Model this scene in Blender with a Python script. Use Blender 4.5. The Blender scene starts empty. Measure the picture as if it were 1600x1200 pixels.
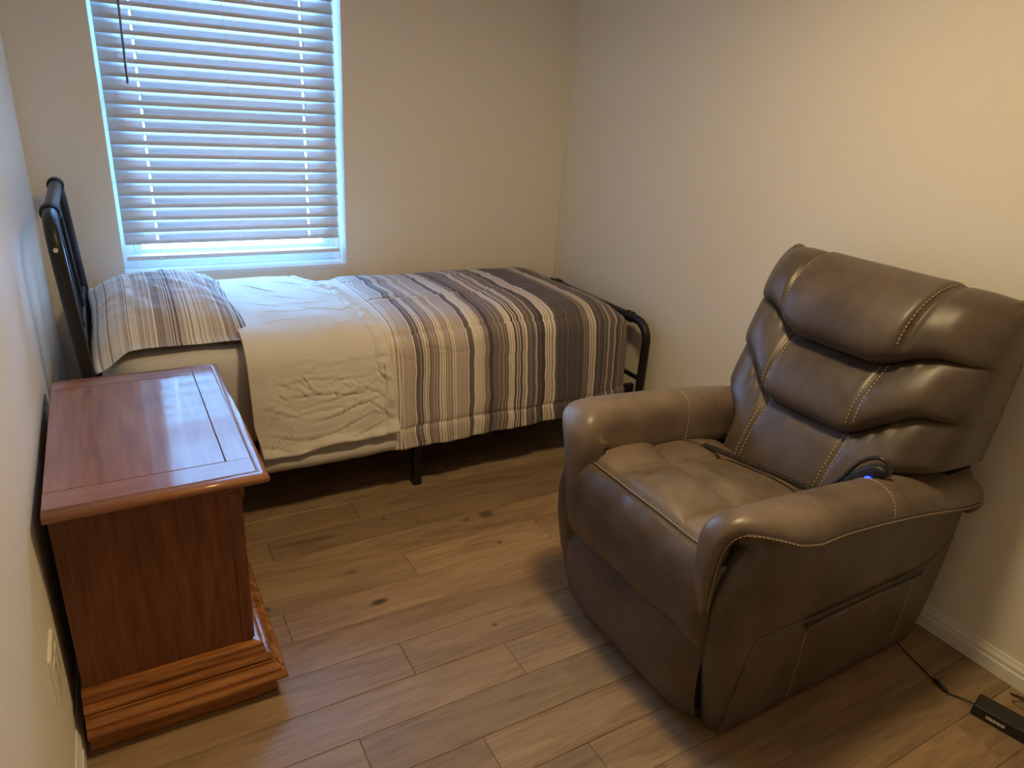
import bpy, bmesh, math, random
import numpy as np
from mathutils import Vector, Matrix

random.seed(7)
rng = np.random.default_rng(7)
S = bpy.context.scene
COL = S.collection

# ------------------------------------------------------------------ camera, world, light, exposure
F_PX = 1091.63
YAW, PITCH, ROLL = 0.54292, 0.38794, -0.070826
CAM_H = 1.5
cy, sy, cp, sp = math.cos(YAW), math.sin(YAW), math.cos(PITCH), math.sin(PITCH)
fw = Vector((sy * cp, cy * cp, -sp)); rt = Vector((cy, -sy, 0)); dn = fw.cross(rt)
cr, sr = math.cos(ROLL), math.sin(ROLL)
r2 = cr * rt + sr * dn; d2 = -sr * rt + cr * dn
cam = bpy.data.cameras.new('camera'); cam.sensor_width = 36; cam.lens = 36 * F_PX / 1600
cam.clip_start = 0.02
co = bpy.data.objects.new('camera', cam); COL.objects.link(co)
m = Matrix.Identity(4)
for i in range(3):
    m[i][0] = r2[i]; m[i][1] = -d2[i]; m[i][2] = -fw[i]
m[2][3] = CAM_H
co.matrix_world = m
S.camera = co

W = bpy.data.worlds.new('world'); S.world = W; W.use_nodes = True
bg = W.node_tree.nodes['Background']
bg.inputs[0].default_value = (0.20, 0.50, 1.0, 1); bg.inputs[1].default_value = 60.0

XL, XR, YB, YF, ZC = -0.212, 2.15, 3.209, -0.75, 2.44
LX, LY = 1.00, 1.14
li = bpy.data.lights.new('ceiling_lamp', 'AREA'); li.shape = 'DISK'; li.size = 0.26
li.energy = 18.6; li.spread = math.radians(160); li.color = (1.0, 0.755, 0.39)
lo = bpy.data.objects.new('ceiling_lamp', li); COL.objects.link(lo); lo.location = (LX, LY, ZC - 0.055)
# daylight portal in the window opening (guides sampling of the sky, adds no light)
po = bpy.data.lights.new('window_portal', 'AREA'); po.shape = 'RECTANGLE'; po.size = 0.92; po.size_y = 1.32
po.cycles.is_portal = True
pl = bpy.data.objects.new('window_portal', po); COL.objects.link(pl)
pl.location = (0.515, 3.40, 1.385); pl.rotation_euler = (math.radians(-90), 0, 0)

S.view_settings.view_transform = 'Standard'; S.view_settings.look = 'None'
S.view_settings.gamma = 1; S.view_settings.use_curve_mapping = False
S.view_settings.exposure = 0.14
S.cycles.max_bounces = 10; S.cycles.diffuse_bounces = 6; S.cycles.glossy_bounces = 4
S.cycles.sample_clamp_indirect = 6.0

# ------------------------------------------------------------------ node helpers
def new_mat(name):
    mt = bpy.data.materials.new(name); mt.use_nodes = True
    nt = mt.node_tree
    return mt, nt, nt.nodes['Principled BSDF']

def N(nt, typ, **kw):
    n = nt.nodes.new(typ)
    for k, v in kw.items():
        if k.startswith('i_'):
            key = k[2:]
            key = int(key) if key.isdigit() else key.replace('_', ' ')
            n.inputs[key].default_value = v
        else:
            setattr(n, k, v)
    return n

def L(nt, a, b): nt.links.new(a, b)

def ramp(nt, stops, interp='LINEAR'):
    r = nt.nodes.new('ShaderNodeValToRGB'); cr_ = r.color_ramp; cr_.interpolation = interp
    while len(cr_.elements) > 1: cr_.elements.remove(cr_.elements[-1])
    first = True
    for p, c in stops:
        if first: e = cr_.elements[0]; e.position = p; first = False
        else: e = cr_.elements.new(p)
        c = c if len(c) == 4 else (*c, 1)
        e.color = c
    return r

def mixc(nt, fac, a, b, mode='MIX'):
    n = nt.nodes.new('ShaderNodeMix'); n.data_type = 'RGBA'; n.blend_type = mode
    for sock, v in ((n.inputs[0], fac), (n.inputs[6], a), (n.inputs[7], b)):
        if isinstance(v, (int, float)): sock.default_value = v
        elif isinstance(v, tuple): sock.default_value = v if len(v) == 4 else (*v, 1)
        else: nt.links.new(v, sock)
    return n.outputs[2]

def mathn(nt, op, a, b=0.0, c=None):
    n = nt.nodes.new('ShaderNodeMath'); n.operation = op
    for i, v in enumerate((a, b, c)):
        if v is None: continue
        if isinstance(v, (int, float)): n.inputs[i].default_value = v
        else: nt.links.new(v, n.inputs[i])
    return n.outputs[0]

def bump(nt, bsdf, h, strength=0.2, dist=0.01):
    b = nt.nodes.new('ShaderNodeBump'); b.inputs['Strength'].default_value = strength
    b.inputs['Distance'].default_value = dist
    nt.links.new(h, b.inputs['Height']); nt.links.new(b.outputs[0], bsdf.inputs['Normal'])
    return b

def texco(nt, kind='Object', scale=(1, 1, 1), rot=(0, 0, 0)):
    t = nt.nodes.new('ShaderNodeTexCoord'); mp = nt.nodes.new('ShaderNodeMapping')
    mp.inputs['Scale'].default_value = scale; mp.inputs['Rotation'].default_value = rot
    nt.links.new(t.outputs[kind], mp.inputs[0]); return mp.outputs[0]

def noise(nt, vec, scale=5, detail=3, rough=0.5, dist=0.0):
    n = N(nt, 'ShaderNodeTexNoise'); n.inputs['Scale'].default_value = scale
    n.inputs['Detail'].default_value = detail; n.inputs['Roughness'].default_value = rough
    n.inputs['Distortion'].default_value = dist
    nt.links.new(vec, n.inputs['Vector']); return n.outputs['Fac']

# ------------------------------------------------------------------ materials
def m_plain(name, col, rough=0.5, metal=0.0, spec=0.5, bumpscale=None, bstr=0.1, bdist=0.002, coat=0.0, vary=0.0):
    mt, nt, b = new_mat(name)
    b.inputs['Base Color'].default_value = (*col, 1); b.inputs['Roughness'].default_value = rough
    b.inputs['Metallic'].default_value = metal; b.inputs['Specular IOR Level'].default_value = spec
    b.inputs['Coat Weight'].default_value = coat
    v = texco(nt)
    if bumpscale: bump(nt, b, noise(nt, v, bumpscale, 3), bstr, bdist)
    if vary:
        n = noise(nt, v, 6, 3)
        L(nt, mixc(nt, n, tuple(c * (1 - vary) for c in col), tuple(min(1, c * (1 + vary)) for c in col)), b.inputs['Base Color'])
    return mt

M = {}
M['paint'] = m_plain('wall_paint', (0.83, 0.775, 0.665), 0.55, bumpscale=260, bstr=0.12, bdist=0.001, spec=0.5)
M['ceil'] = m_plain('ceiling_paint', (0.86, 0.84, 0.80), 0.8, bumpscale=120, bstr=0.2)
M['trim'] = m_plain('trim_paint', (0.78, 0.76, 0.71), 0.35, bumpscale=40, bstr=0.03)
M['vinyl'] = m_plain('white_vinyl', (0.82, 0.83, 0.83), 0.35, bumpscale=30, bstr=0.02)
M['cord'] = m_plain('white_cord', (0.75, 0.75, 0.72), 0.8, bumpscale=900, bstr=0.2)
M['wand'] = m_plain('grey_wand', (0.16, 0.16, 0.18), 0.35, bumpscale=60, bstr=0.02)
M['iron'] = m_plain('black_metal', (0.009, 0.0095, 0.013), 0.40, metal=0.0, spec=0.4, bumpscale=300, bstr=0.06)
M['cap'] = m_plain('white_cap', (0.72, 0.72, 0.72), 0.4, bumpscale=60, bstr=0.02)
M['outlet'] = m_plain('outlet_plastic', (0.76, 0.71, 0.60), 0.32, bumpscale=60, bstr=0.02)
M['slot'] = m_plain('dark_slot', (0.02, 0.018, 0.015), 0.6, bumpscale=60, bstr=0.02)
M['blackp'] = m_plain('black_plastic', (0.013, 0.013, 0.013), 0.45, bumpscale=500, bstr=0.08)
M['rubber'] = m_plain('black_rubber', (0.016, 0.015, 0.014), 0.55, bumpscale=300, bstr=0.05)
M['browncord'] = m_plain('brown_cord', (0.06, 0.03, 0.015), 0.5, bumpscale=300, bstr=0.05)
M['coil'] = m_plain('coiled_cord', (0.03, 0.024, 0.02), 0.28, bumpscale=300, bstr=0.03)
M['thread'] = m_plain('tan_thread', (0.58, 0.41, 0.24), 0.7, bumpscale=900, bstr=0.2)
M['thread2'] = m_plain('pale_thread', (0.56, 0.46, 0.36), 0.7, bumpscale=900, bstr=0.2)
M['darkthread'] = m_plain('dark_thread', (0.05, 0.035, 0.035), 0.8, bumpscale=900, bstr=0.2)
M['sheet'] = m_plain('grey_sheet', (0.58, 0.55, 0.52), 0.85, bumpscale=70, bstr=0.12, bdist=0.003)
M['subfloor'] = m_plain('subfloor', (0.03, 0.02, 0.013), 0.9, bumpscale=50)
M['housing'] = m_plain('lamp_housing', (0.8, 0.8, 0.78), 0.4, bumpscale=60, bstr=0.02)

# grey reverse of the comforter: fine creases
def m_greycloth(name, col):
    mt, nt, b = new_mat(name)
    v = texco(nt, 'UV')
    n1 = noise(nt, v, 9, 5, 0.55, 0.8); n2 = noise(nt, v, 30, 3, 0.5, 0.6)
    L(nt, mixc(nt, noise(nt, v, 4, 3), tuple(c * 0.93 for c in col), tuple(c * 1.05 for c in col)), b.inputs['Base Color'])
    h = mathn(nt, 'ADD', n1, mathn(nt, 'MULTIPLY', n2, 0.35))
    bump(nt, b, h, 0.22, 0.012); b.inputs['Roughness'].default_value = 0.85
    b.inputs['Sheen Weight'].default_value = 0.15
    return mt
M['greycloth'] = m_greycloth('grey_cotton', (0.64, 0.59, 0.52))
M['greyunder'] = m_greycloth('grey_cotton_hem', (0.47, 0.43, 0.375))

CC = dict(C=(0.68, 0.59, 0.50), W=(0.78, 0.70, 0.64), m=(0.44, 0.36, 0.325), M=(0.28, 0.22, 0.205), D=(0.145, 0.112, 0.12),
          K=(0.072, 0.058, 0.068), T=(0.44, 0.36, 0.31), d=(0.20, 0.165, 0.165), B=(0.64, 0.60, 0.58), Q=(0.18, 0.14, 0.142))
PC = dict(B=(0.66, 0.63, 0.62), d=(0.30, 0.26, 0.26), C=(0.66, 0.62, 0.59), m=(0.47, 0.42, 0.41), W=(0.74, 0.71, 0.70), D=(0.30, 0.26, 0.27), M=(0.40, 0.36, 0.36), K=(0.12, 0.10, 0.115))
STR = ".80 C .885 D .888 C .896 D .8977 C .9025 M .9041 C .909 m .9154 C .9171 m .9235 C .9252 m .9333 C .9349 m .9405 C .9421 m .9513 W .9562 D .9744 C .9767 D .9827 K .986 C .991 D .9934 C 1.0044 K 1.0071 C 1.0128 K 1.0162 M 1.0314 C 1.0338 M 1.0433 C 1.046 M 1.0535 C 1.0621 D 1.0645 C 1.0735 D 1.0752 C 1.0811 D 1.0831 T 1.1047 D 1.1082 C 1.1152 D 1.1173 C 1.1264 m 1.1388 C 1.1405 m 1.1494 C 1.1512 m 1.1618 C 1.1636 m 1.1762 W 1.1797 D 1.2021 C 1.2159 D 1.2177 C 1.2287 D 1.2305 C 1.2397 D 1.2415 C 1.2489 M 1.2711 K 1.2879 Q 1.3161 T 1.3184 Q 1.3351 C 1.3374 Q 1.3485 T 1.3504 Q 1.3605 C 1.3685 m 1.3710 C 1.3790 m 1.3812 C 1.389 K 1.3978 C 1.4036 K 1.4089 C 1.4151 K 1.4223 M 1.4276 C 1.4321 M 1.438 C 1.4492 D 1.4628 T 1.4655 D 1.4878 T 1.4993 K 1.5131 M 1.5159 K 1.5409 C 1.5503 K 1.5535 C 1.562 K 1.5653 C 1.5761 K 1.5794 C 1.5927 D 1.607 K 1.612 D 1.614 K 1.622 M 1.6235 K 1.630 D 1.633 K 1.640 D 1.642 K 1.6517 M 1.6551 K 1.663 D 1.666 K 1.673 M 1.6745 K 1.6844 D 1.6874 K 1.695 D 1.698 K 1.706 M 1.708 K 1.717 D 1.720 K 1.7289 D 1.7364 M 1.7414 D 1.7489 M 1.7539 D 1.764 C 1.7716 D 1.7766 C 1.7842 D 1.7893 C 1.8021 K 1.810 D 1.812 K 1.82 M 1.8231 K 1.832 D 1.835 K 1.8458 D 1.853 M 1.855 D 1.862 K 1.866 D 1.8719 T 1.8823 D 1.914 T 1.9273 K 1.946 M 1.9493 D 1.9676 T 1.9757 D 1.998 M 2.0166 D 2.0386 T 2.0497 K"
PIL = "-.2 B -.11 d -.106 B -.086 d -.080 B -.066 d -.062 B -.034 d -.029 B .014 d .017 B .020 d .024 B .028 d .031 B .05 C .056 m .072 B .075 m .087 W .091 m .101 W .107 D .132 m .140 D .144 m .149 K .153 C .157 K .161 m .169 K .175 m .19 B .198 d .201 B .210 d .213 B .232 d .235 B .245 d .247 B .259 m .268 B .271 m .284 B .287 m .300 W .306 D .318 M .330 D .343 C .347 D .351 C .356 K .366 C .371 K .380 C .385 K .395 C .40 K .412 C .418 K .432 C .438 K .455 C"

def m_stripes(name, spec, CC):
    mt, nt, b = new_mat(name)
    tk = spec.split(); st = [(float(tk[i]), CC[tk[i + 1]]) for i in range(0, len(tk), 2)]
    uv = nt.nodes.new('ShaderNodeTexCoord'); sx = nt.nodes.new('ShaderNodeSeparateXYZ')
    L(nt, uv.outputs['UV'], sx.inputs[0]); u = sx.outputs[0]
    out = None; i = 0
    while i < len(st):
        ch = st[i:i + 31]
        a = ch[0][0]; e = st[i + 31][0] if i + 31 < len(st) else ch[-1][0] + 0.05
        t = mathn(nt, 'DIVIDE', mathn(nt, 'SUBTRACT', u, a), e - a)
        r = ramp(nt, [(max(0, (p - a) / (e - a)), c) for p, c in ch], 'CONSTANT')
        L(nt, t, r.inputs[0])
        if out is None: out = r.outputs[0]
        else: out = mixc(nt, mathn(nt, 'GREATER_THAN', u, a), out, r.outputs[0])
        i += 31
    # woven micro stripes along the same direction
    n1 = N(nt, 'ShaderNodeTexNoise', noise_dimensions='1D'); n1.inputs['Scale'].default_value = 260; n1.inputs['Detail'].default_value = 1
    L(nt, u, n1.inputs['W'])
    f = N(nt, 'ShaderNodeMapRange'); f.inputs[1].default_value = 0.3; f.inputs[2].default_value = 0.7
    f.inputs[3].default_value = 0.72; f.inputs[4].default_value = 1.25
    L(nt, n1.outputs['Fac'], f.inputs[0])
    vm = nt.nodes.new('ShaderNodeVectorMath'); vm.operation = 'SCALE'
    L(nt, out, vm.inputs[0]); L(nt, f.outputs[0], vm.inputs['Scale'])
    L(nt, vm.outputs[0], b.inputs['Base Color'])
    b.inputs['Roughness'].default_value = 0.8; b.inputs['Sheen Weight'].default_value = 0.1
    mp = nt.nodes.new('ShaderNodeMapping'); L(nt, uv.outputs['UV'], mp.inputs[0])
    h = mathn(nt, 'ADD', noise(nt, mp.outputs[0], 12, 4, 0.5, 0.6), mathn(nt, 'MULTIPLY', noise(nt, mp.outputs[0], 45, 2), 0.3))
    bump(nt, b, h, 0.16, 0.010)
    return mt
M['stripe'] = m_stripes('striped_cotton', STR, CC)
M['pstripe'] = m_stripes('striped_pillowcase', PIL, PC)

# soft brown leather
def m_leather(name, dark, light):
    mt, nt, b = new_mat(name)
    v = texco(nt)
    n1 = noise(nt, v, 5.0, 4, 0.6, 0.4); n2 = noise(nt, v, 24, 3, 0.6)
    f = mathn(nt, 'ADD', mathn(nt, 'MULTIPLY', n1, 0.75), mathn(nt, 'MULTIPLY', n2, 0.25))
    r = ramp(nt, [(0.3, dark), (0.5, tuple((a + c) / 2 for a, c in zip(dark, light))), (0.72, light)])
    L(nt, f, r.inputs[0]); L(nt, r.outputs[0], b.inputs['Base Color'])
    rr = N(nt, 'ShaderNodeMapRange'); rr.inputs[1].default_value = 0.3; rr.inputs[2].default_value = 0.7
    rr.inputs[3].default_value = 0.33; rr.inputs[4].default_value = 0.48
    L(nt, n1, rr.inputs[0]); L(nt, rr.outputs[0], b.inputs['Roughness'])
    b.inputs['Specular IOR Level'].default_value = 0.5
    vo = N(nt, 'ShaderNodeTexVoronoi'); vo.inputs['Scale'].default_value = 420; L(nt, v, vo.inputs['Vector'])
    h = mathn(nt, 'ADD', mathn(nt, 'MULTIPLY', vo.outputs['Distance'], 0.15), mathn(nt, 'MULTIPLY', noise(nt, v, 40, 3), 0.5))
    bump(nt, b, h, 0.10, 0.004)
    return mt
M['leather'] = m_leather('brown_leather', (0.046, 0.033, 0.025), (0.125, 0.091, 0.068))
M['leather_lit'] = m_leather('brown_leather_lit', (0.088, 0.063, 0.046), (0.225, 0.165, 0.120))  # paler copy of the same leather: overhead light painted into seat and arms

# reddish oak of the nightstand (grain runs along local axis)
def m_oak(name, axis, dark, mid, light, rough=0.3, coat=0.3, sc=1.0):
    mt, nt, b = new_mat(name)
    s = [34, 34, 34]; s[axis] = 2.2
    v = texco(nt, scale=tuple(x * sc for x in s)); v0 = texco(nt)
    s2 = [8, 8, 8]; s2[axis] = 1.1
    vb = texco(nt, scale=tuple(x * sc for x in s2))
    big = noise(nt, vb, 1.0, 3, 0.5, 0.6)
    wv = N(nt, 'ShaderNodeMath', operation='SINE')
    L(nt, mathn(nt, 'MULTIPLY', big, 34.0), wv.inputs[0])
    cath = mathn(nt, 'MULTIPLY_ADD', wv.outputs[0], 0.5, 0.5)
    fine = noise(nt, v, 2.2, 4, 0.65)
    f = mathn(nt, 'ADD', mathn(nt, 'MULTIPLY', cath, 0.14), mathn(nt, 'MULTIPLY', fine, 0.86))
    r = ramp(nt, [(0.25, dark), (0.5, mid), (0.78, light)])
    L(nt, f, r.inputs[0]); L(nt, r.outputs[0], b.inputs['Base Color'])
    b.inputs['Roughness'].default_value = rough
    b.inputs['Coat Weight'].default_value = coat; b.inputs['Coat Roughness'].default_value = 0.09; b.inputs['Specular IOR Level'].default_value = 0.2; b.inputs['Coat IOR'].default_value = 1.4
    bump(nt, b, fine, 0.05, 0.0006)
    return mt
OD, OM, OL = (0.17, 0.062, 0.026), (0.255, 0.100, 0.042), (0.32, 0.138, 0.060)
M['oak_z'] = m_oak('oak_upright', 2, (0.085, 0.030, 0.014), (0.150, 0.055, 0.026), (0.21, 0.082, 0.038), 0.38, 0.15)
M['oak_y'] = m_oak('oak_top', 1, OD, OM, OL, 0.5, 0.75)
M['oak_x'] = m_oak('oak_rail', 0, OD, OM, OL, 0.5, 0.75)
M['oak_mold'] = m_oak('oak_moulding', 0, (0.085, 0.026, 0.009), (0.24, 0.086, 0.024), (0.50, 0.225, 0.060), 0.26, 0.5, sc=0.8)
M['oak_moldy'] = m_oak('oak_moulding_front', 1, (0.085, 0.026, 0.009), (0.20, 0.070, 0.024), (0.34, 0.135, 0.045), 0.26, 0.5, sc=0.8)

# floor planks: per plank tint from the object colour
KNOTS = [(0.601, 1.712, .030, .016, 1.0), (1.144, 2.02, .038, .030, .75), (1.056, 2.015, .020, .014, .7), (1.103, 1.835, .014, .009, .9),
         (0.882, 1.463, .012, .008, .9), (0.885, 2.082, .010, .008, .6), (0.567, 1.89, .030, .012, .55), (0.773, 2.145, .012, .010, .8),
         (0.281, 1.819, .014, .012, .8), (0.500, 2.115, .10, .03, .25), (1.00, 1.99, .012, .006, .5)]
def m_plank():
    mt, nt, b = new_mat('floor_oak')
    g = nt.nodes.new('ShaderNodeNewGeometry'); oi = nt.nodes.new('ShaderNodeObjectInfo')
    off = nt.nodes.new('ShaderNodeCombineXYZ')
    L(nt, mathn(nt, 'MULTIPLY', oi.outputs['Random'], 37.0), off.inputs[0]); L(nt, mathn(nt, 'MULTIPLY', oi.outputs['Random'], 11.0), off.inputs[1])
    va = nt.nodes.new('ShaderNodeVectorMath'); va.operation = 'ADD'
    L(nt, g.outputs['Position'], va.inputs[0]); L(nt, off.outputs[0], va.inputs[1])
    def mp(s):
        q = nt.nodes.new('ShaderNodeMapping'); q.inputs['Scale'].default_value = s
        L(nt, va.outputs[0], q.inputs[0]); return q.outputs[0]
    fine = noise(nt, mp((4, 70, 1)), 1.6, 4, 0.65); big = noise(nt, mp((1.3, 9, 1)), 1.0, 3, 0.5, 0.5)
    w = N(nt, 'ShaderNodeMath', operation='SINE'); L(nt, mathn(nt, 'MULTIPLY', big, 40.0), w.inputs[0])
    f = mathn(nt, 'ADD', mathn(nt, 'MULTIPLY', fine, 0.55), mathn(nt, 'ADD', mathn(nt, 'MULTIPLY', w.outputs[0], 0.05), mathn(nt, 'MULTIPLY', big, 0.45)))
    r = ramp(nt, [(0.30, (0.175, 0.110, 0.058)), (0.52, (0.295, 0.192, 0.105)), (0.75, (0.39, 0.265, 0.15))])
    L(nt, f, r.inputs[0])
    c = mixc(nt, 1.0, r.outputs[0], oi.outputs['Color'], 'MULTIPLY')
    kn = None
    for (x, y, sx_, sy_, a) in KNOTS:
        q = nt.nodes.new('ShaderNodeMapping'); q.vector_type = 'POINT'
        q.inputs['Location'].default_value = (-x / sx_, -y / sy_, 0); q.inputs['Scale'].default_value = (1 / sx_, 1 / sy_, 0)
        L(nt, g.outputs['Position'], q.inputs[0])
        ln = nt.nodes.new('ShaderNodeVectorMath'); ln.operation = 'LENGTH'; L(nt, q.outputs[0], ln.inputs[0])
        dd = mathn(nt, 'ADD', ln.outputs['Value'], mathn(nt, 'MULTIPLY', mathn(nt, 'SUBTRACT', fine, 0.5), 1.2))
        mr = N(nt, 'ShaderNodeMapRange', interpolation_type='SMOOTHSTEP'); mr.inputs[1].default_value = 1.15; mr.inputs[2].default_value = 0.35
        mr.inputs[3].default_value = 0; mr.inputs[4].default_value = a * 0.85
        L(nt, dd, mr.inputs[0])
        kn = mr.outputs[0] if kn is None else mathn(nt, 'MAXIMUM', kn, mr.outputs[0])
    c = mixc(nt, kn, c, (0.022, 0.013, 0.010))
    L(nt, c, b.inputs['Base Color'])
    rr = N(nt, 'ShaderNodeMapRange'); rr.inputs[3].default_value = 0.36; rr.inputs[4].default_value = 0.52
    L(nt, fine, rr.inputs[0]); L(nt, rr.outputs[0], b.inputs['Roughness'])
    b.inputs['Specular IOR Level'].default_value = 0.5
    bump(nt, b, fine, 0.10, 0.002)
    return mt
M['plank'] = m_plank()

def m_glass():
    mt, nt, b = new_mat('window_glass'); nt.nodes.remove(b)
    out = nt.nodes['Material Output']
    t = nt.nodes.new('ShaderNodeBsdfTransparent'); g = nt.nodes.new('ShaderNodeBsdfGlossy'); g.inputs['Roughness'].default_value = 0.02
    mx = nt.nodes.new('ShaderNodeMixShader'); fr = nt.nodes.new('ShaderNodeFresnel'); fr.inputs[0].default_value = 1.45
    L(nt, fr.outputs[0], mx.inputs[0]); L(nt, t.outputs[0], mx.inputs[1]); L(nt, g.outputs[0], mx.inputs[2]); L(nt, mx.outputs[0], out.inputs[0])
    return mt
M['glass'] = m_glass()

def m_slat():
    mt, nt, b = new_mat('blind_slat')
    b.inputs['Base Color'].default_value = (0.68, 0.66, 0.66, 1); b.inputs['Roughness'].default_value = 0.4
    v = texco(nt, scale=(3, 60, 60)); bump(nt, b, noise(nt, v, 3, 2), 0.03, 0.001)
    return mt
M['slat'] = m_slat()

def m_emit(name, col, st):
    mt, nt, b = new_mat(name)
    b.inputs['Base Color'].default_value = (*col, 1); b.inputs['Emission Color'].default_value = (*col, 1); b.inputs['Emission Strength'].default_value = st
    return mt
M['led'] = m_emit('blue_led', (0.02, 0.05, 1.0), 3.0)

def m_sticker():
    mt, nt, b = new_mat('printed_sticker')
    v = texco(nt, 'UV', scale=(26, 5, 1))
    br = N(nt, 'ShaderNodeTexNoise'); br.inputs['Scale'].default_value = 1.0; L(nt, v, br.inputs['Vector'])
    r = ramp(nt, [(0.46, (0.30, 0.27, 0.23)), (0.56, (0.74, 0.70, 0.62))]); L(nt, br.outputs['Fac'], r.inputs[0])
    L(nt, r.outputs[0], b.inputs['Base Color']); b.inputs['Roughness'].default_value = 0.5
    return mt
M['sticker'] = m_sticker()

# ------------------------------------------------------------------ mesh helpers
ORG = {}
def obj(name, vf, mat, parent=None, smooth=True, uv=None, origin=None):
    v, f = vf
    v = np.asarray(v, float)
    if parent is not None: O = ORG[parent.name]
    else: O = Vector(origin) if origin is not None else Vector((0, 0, 0))
    me = bpy.data.meshes.new(name)
    me.from_pydata((v - np.array(O)).tolist(), [], [tuple(int(i) for i in q) for q in f])
    me.validate()
    if smooth: me.polygons.foreach_set('use_smooth', [True] * len(me.polygons))
    if uv is not None:
        ul = me.uv_layers.new(name='UVMap'); uv = np.asarray(uv)
        idx = np.zeros(len(me.loops), int); me.loops.foreach_get('vertex_index', idx)
        ul.data.foreach_set('uv', uv[idx].astype(np.float32).ravel())
    me.materials.append(mat)
    o = bpy.data.objects.new(name, me); COL.objects.link(o)
    if parent is not None: o.parent = parent
    else: o.location = O
    ORG[o.name] = O
    return o

def thing(name, label, cat, loc, group=None):
    o = bpy.data.objects.new(name, None); COL.objects.link(o); o.location = loc
    o.empty_display_size = 0.1
    o['label'] = label; o['category'] = cat
    if group: o['group'] = group
    ORG[o.name] = Vector(loc); return o

def tag(o, label, cat, group=None):
    o['label'] = label; o['category'] = cat
    if group: o['group'] = group
    return o

def join(*parts):
    V = []; F = []; n = 0
    for v, f in parts:
        v = np.asarray(v, float); V.append(v); F += [tuple(i + n for i in q) for q in f]; n += len(v)
    return np.concatenate(V), F

def gridf(nu, nv, cu=False, cv=False):
    F = []
    for i in range(nu if cu else nu - 1):
        for j in range(nv if cv else nv - 1):
            a = i * nv + j; b = ((i + 1) % nu) * nv + j; c = ((i + 1) % nu) * nv + (j + 1) % nv; d = i * nv + (j + 1) % nv
            F.append((a, b, c, d))
    return F

def loft(secs, closed=True, caps=True):
    secs = np.asarray(secs, float); n, mm, _ = secs.shape
    F = [tuple(reversed(q)) for q in gridf(n, mm, False, closed)]
    if caps:
        F.append(tuple(range(mm))); F.append(tuple(reversed(range((n - 1) * mm, n * mm))))
    return secs.reshape(-1, 3), F

def box(x0, x1, y0, y1, z0, z1, bv=0.0, seg=2):
    bm = bmesh.new(); bmesh.ops.create_cube(bm, size=1)
    for v in bm.verts:
        v.co = Vector((x0 + (v.co.x + .5) * (x1 - x0), y0 + (v.co.y + .5) * (y1 - y0), z0 + (v.co.z + .5) * (z1 - z0)))
    if bv > 0: bmesh.ops.bevel(bm, geom=bm.edges[:], offset=bv, segments=seg, affect='EDGES', profile=0.5)
    bm.verts.index_update()
    V = [tuple(v.co) for v in bm.verts]; F = [tuple(v.index for v in f.verts) for f in bm.faces]; bm.free()
    return V, F

def tube(pts, r, n=10, closed=False, caps=True):
    P = np.asarray(pts, float); K = len(P); r = np.broadcast_to(np.asarray(r, float), (K,))
    T = np.gradient(P, axis=0) if not closed else np.roll(P, -1, 0) - np.roll(P, 1, 0)
    T /= np.linalg.norm(T, axis=1)[:, None] + 1e-12
    up = np.array([0, 0, 1.0]) if abs(T[0][2]) < 0.9 else np.array([1.0, 0, 0])
    a = np.cross(T[0], up); a /= np.linalg.norm(a); secs = []
    for i in range(K):
        a = a - T[i] * a.dot(T[i]); a /= np.linalg.norm(a) + 1e-12
        b = np.cross(T[i], a); th = np.arange(n) * 2 * math.pi / n
        secs.append(P[i] + r[i] * (np.cos(th)[:, None] * a + np.sin(th)[:, None] * b))
    secs = np.array(secs)
    if closed: return secs.reshape(-1, 3), [tuple(reversed(q)) for q in gridf(K, n, True, True)]
    return loft(secs, True, caps)

def catmull(P, per=8, closed=False):
    P = np.asarray(P, float); n = len(P); out = []
    rngi = range(n) if closed else range(n - 1)
    for i in rngi:
        if closed: p0, p1, p2, p3 = P[i - 1], P[i], P[(i + 1) % n], P[(i + 2) % n]
        else: p0, p1, p2, p3 = P[max(i - 1, 0)], P[i], P[i + 1], P[min(i + 2, n - 1)]
        for k in range(per):
            t = k / per
            out.append(0.5 * ((2 * p1) + (-p0 + p2) * t + (2 * p0 - 5 * p1 + 4 * p2 - p3) * t * t + (-p0 + 3 * p1 - 3 * p2 + p3) * t ** 3))
    if not closed: out.append(P[-1])
    return np.array(out)

def resample(P, n):
    P = np.asarray(P, float); d = np.r_[0, np.cumsum(np.linalg.norm(np.diff(P, axis=0), axis=1))]
    t = np.linspace(0, d[-1], n); return np.stack([np.interp(t, d, P[:, k]) for k in range(P.shape[1])], 1)

def rrect(x0, x1, y0, y1, r, n=5):
    pts = []
    for (cx, cy_, a0) in ((x1 - r, y1 - r, 0), (x0 + r, y1 - r, 90), (x0 + r, y0 + r, 180), (x1 - r, y0 + r, 270)):
        for k in range(n + 1):
            a = math.radians(a0 + 90 * k / n); pts.append((cx + r * math.cos(a), cy_ + r * math.sin(a)))
    return np.array(pts)

def smooth(a, b, x):
    t = np.clip((np.asarray(x, float) - a) / (b - a), 0, 1); return t * t * (3 - 2 * t)

_tab = rng.random((64, 64))
def vnoise(x, y):
    x = np.asarray(x, float) + 1000; y = np.asarray(y, float) + 1000
    xi = np.floor(x).astype(int); yi = np.floor(y).astype(int); fx = x - xi; fy = y - yi
    fx = fx * fx * (3 - 2 * fx); fy = fy * fy * (3 - 2 * fy)
    g = lambda a, b: _tab[a % 64, b % 64]
    return (g(xi, yi) * (1 - fx) * (1 - fy) + g(xi + 1, yi) * fx * (1 - fy) + g(xi, yi + 1) * (1 - fx) * fy + g(xi + 1, yi + 1) * fx * fy) * 2 - 1

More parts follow.
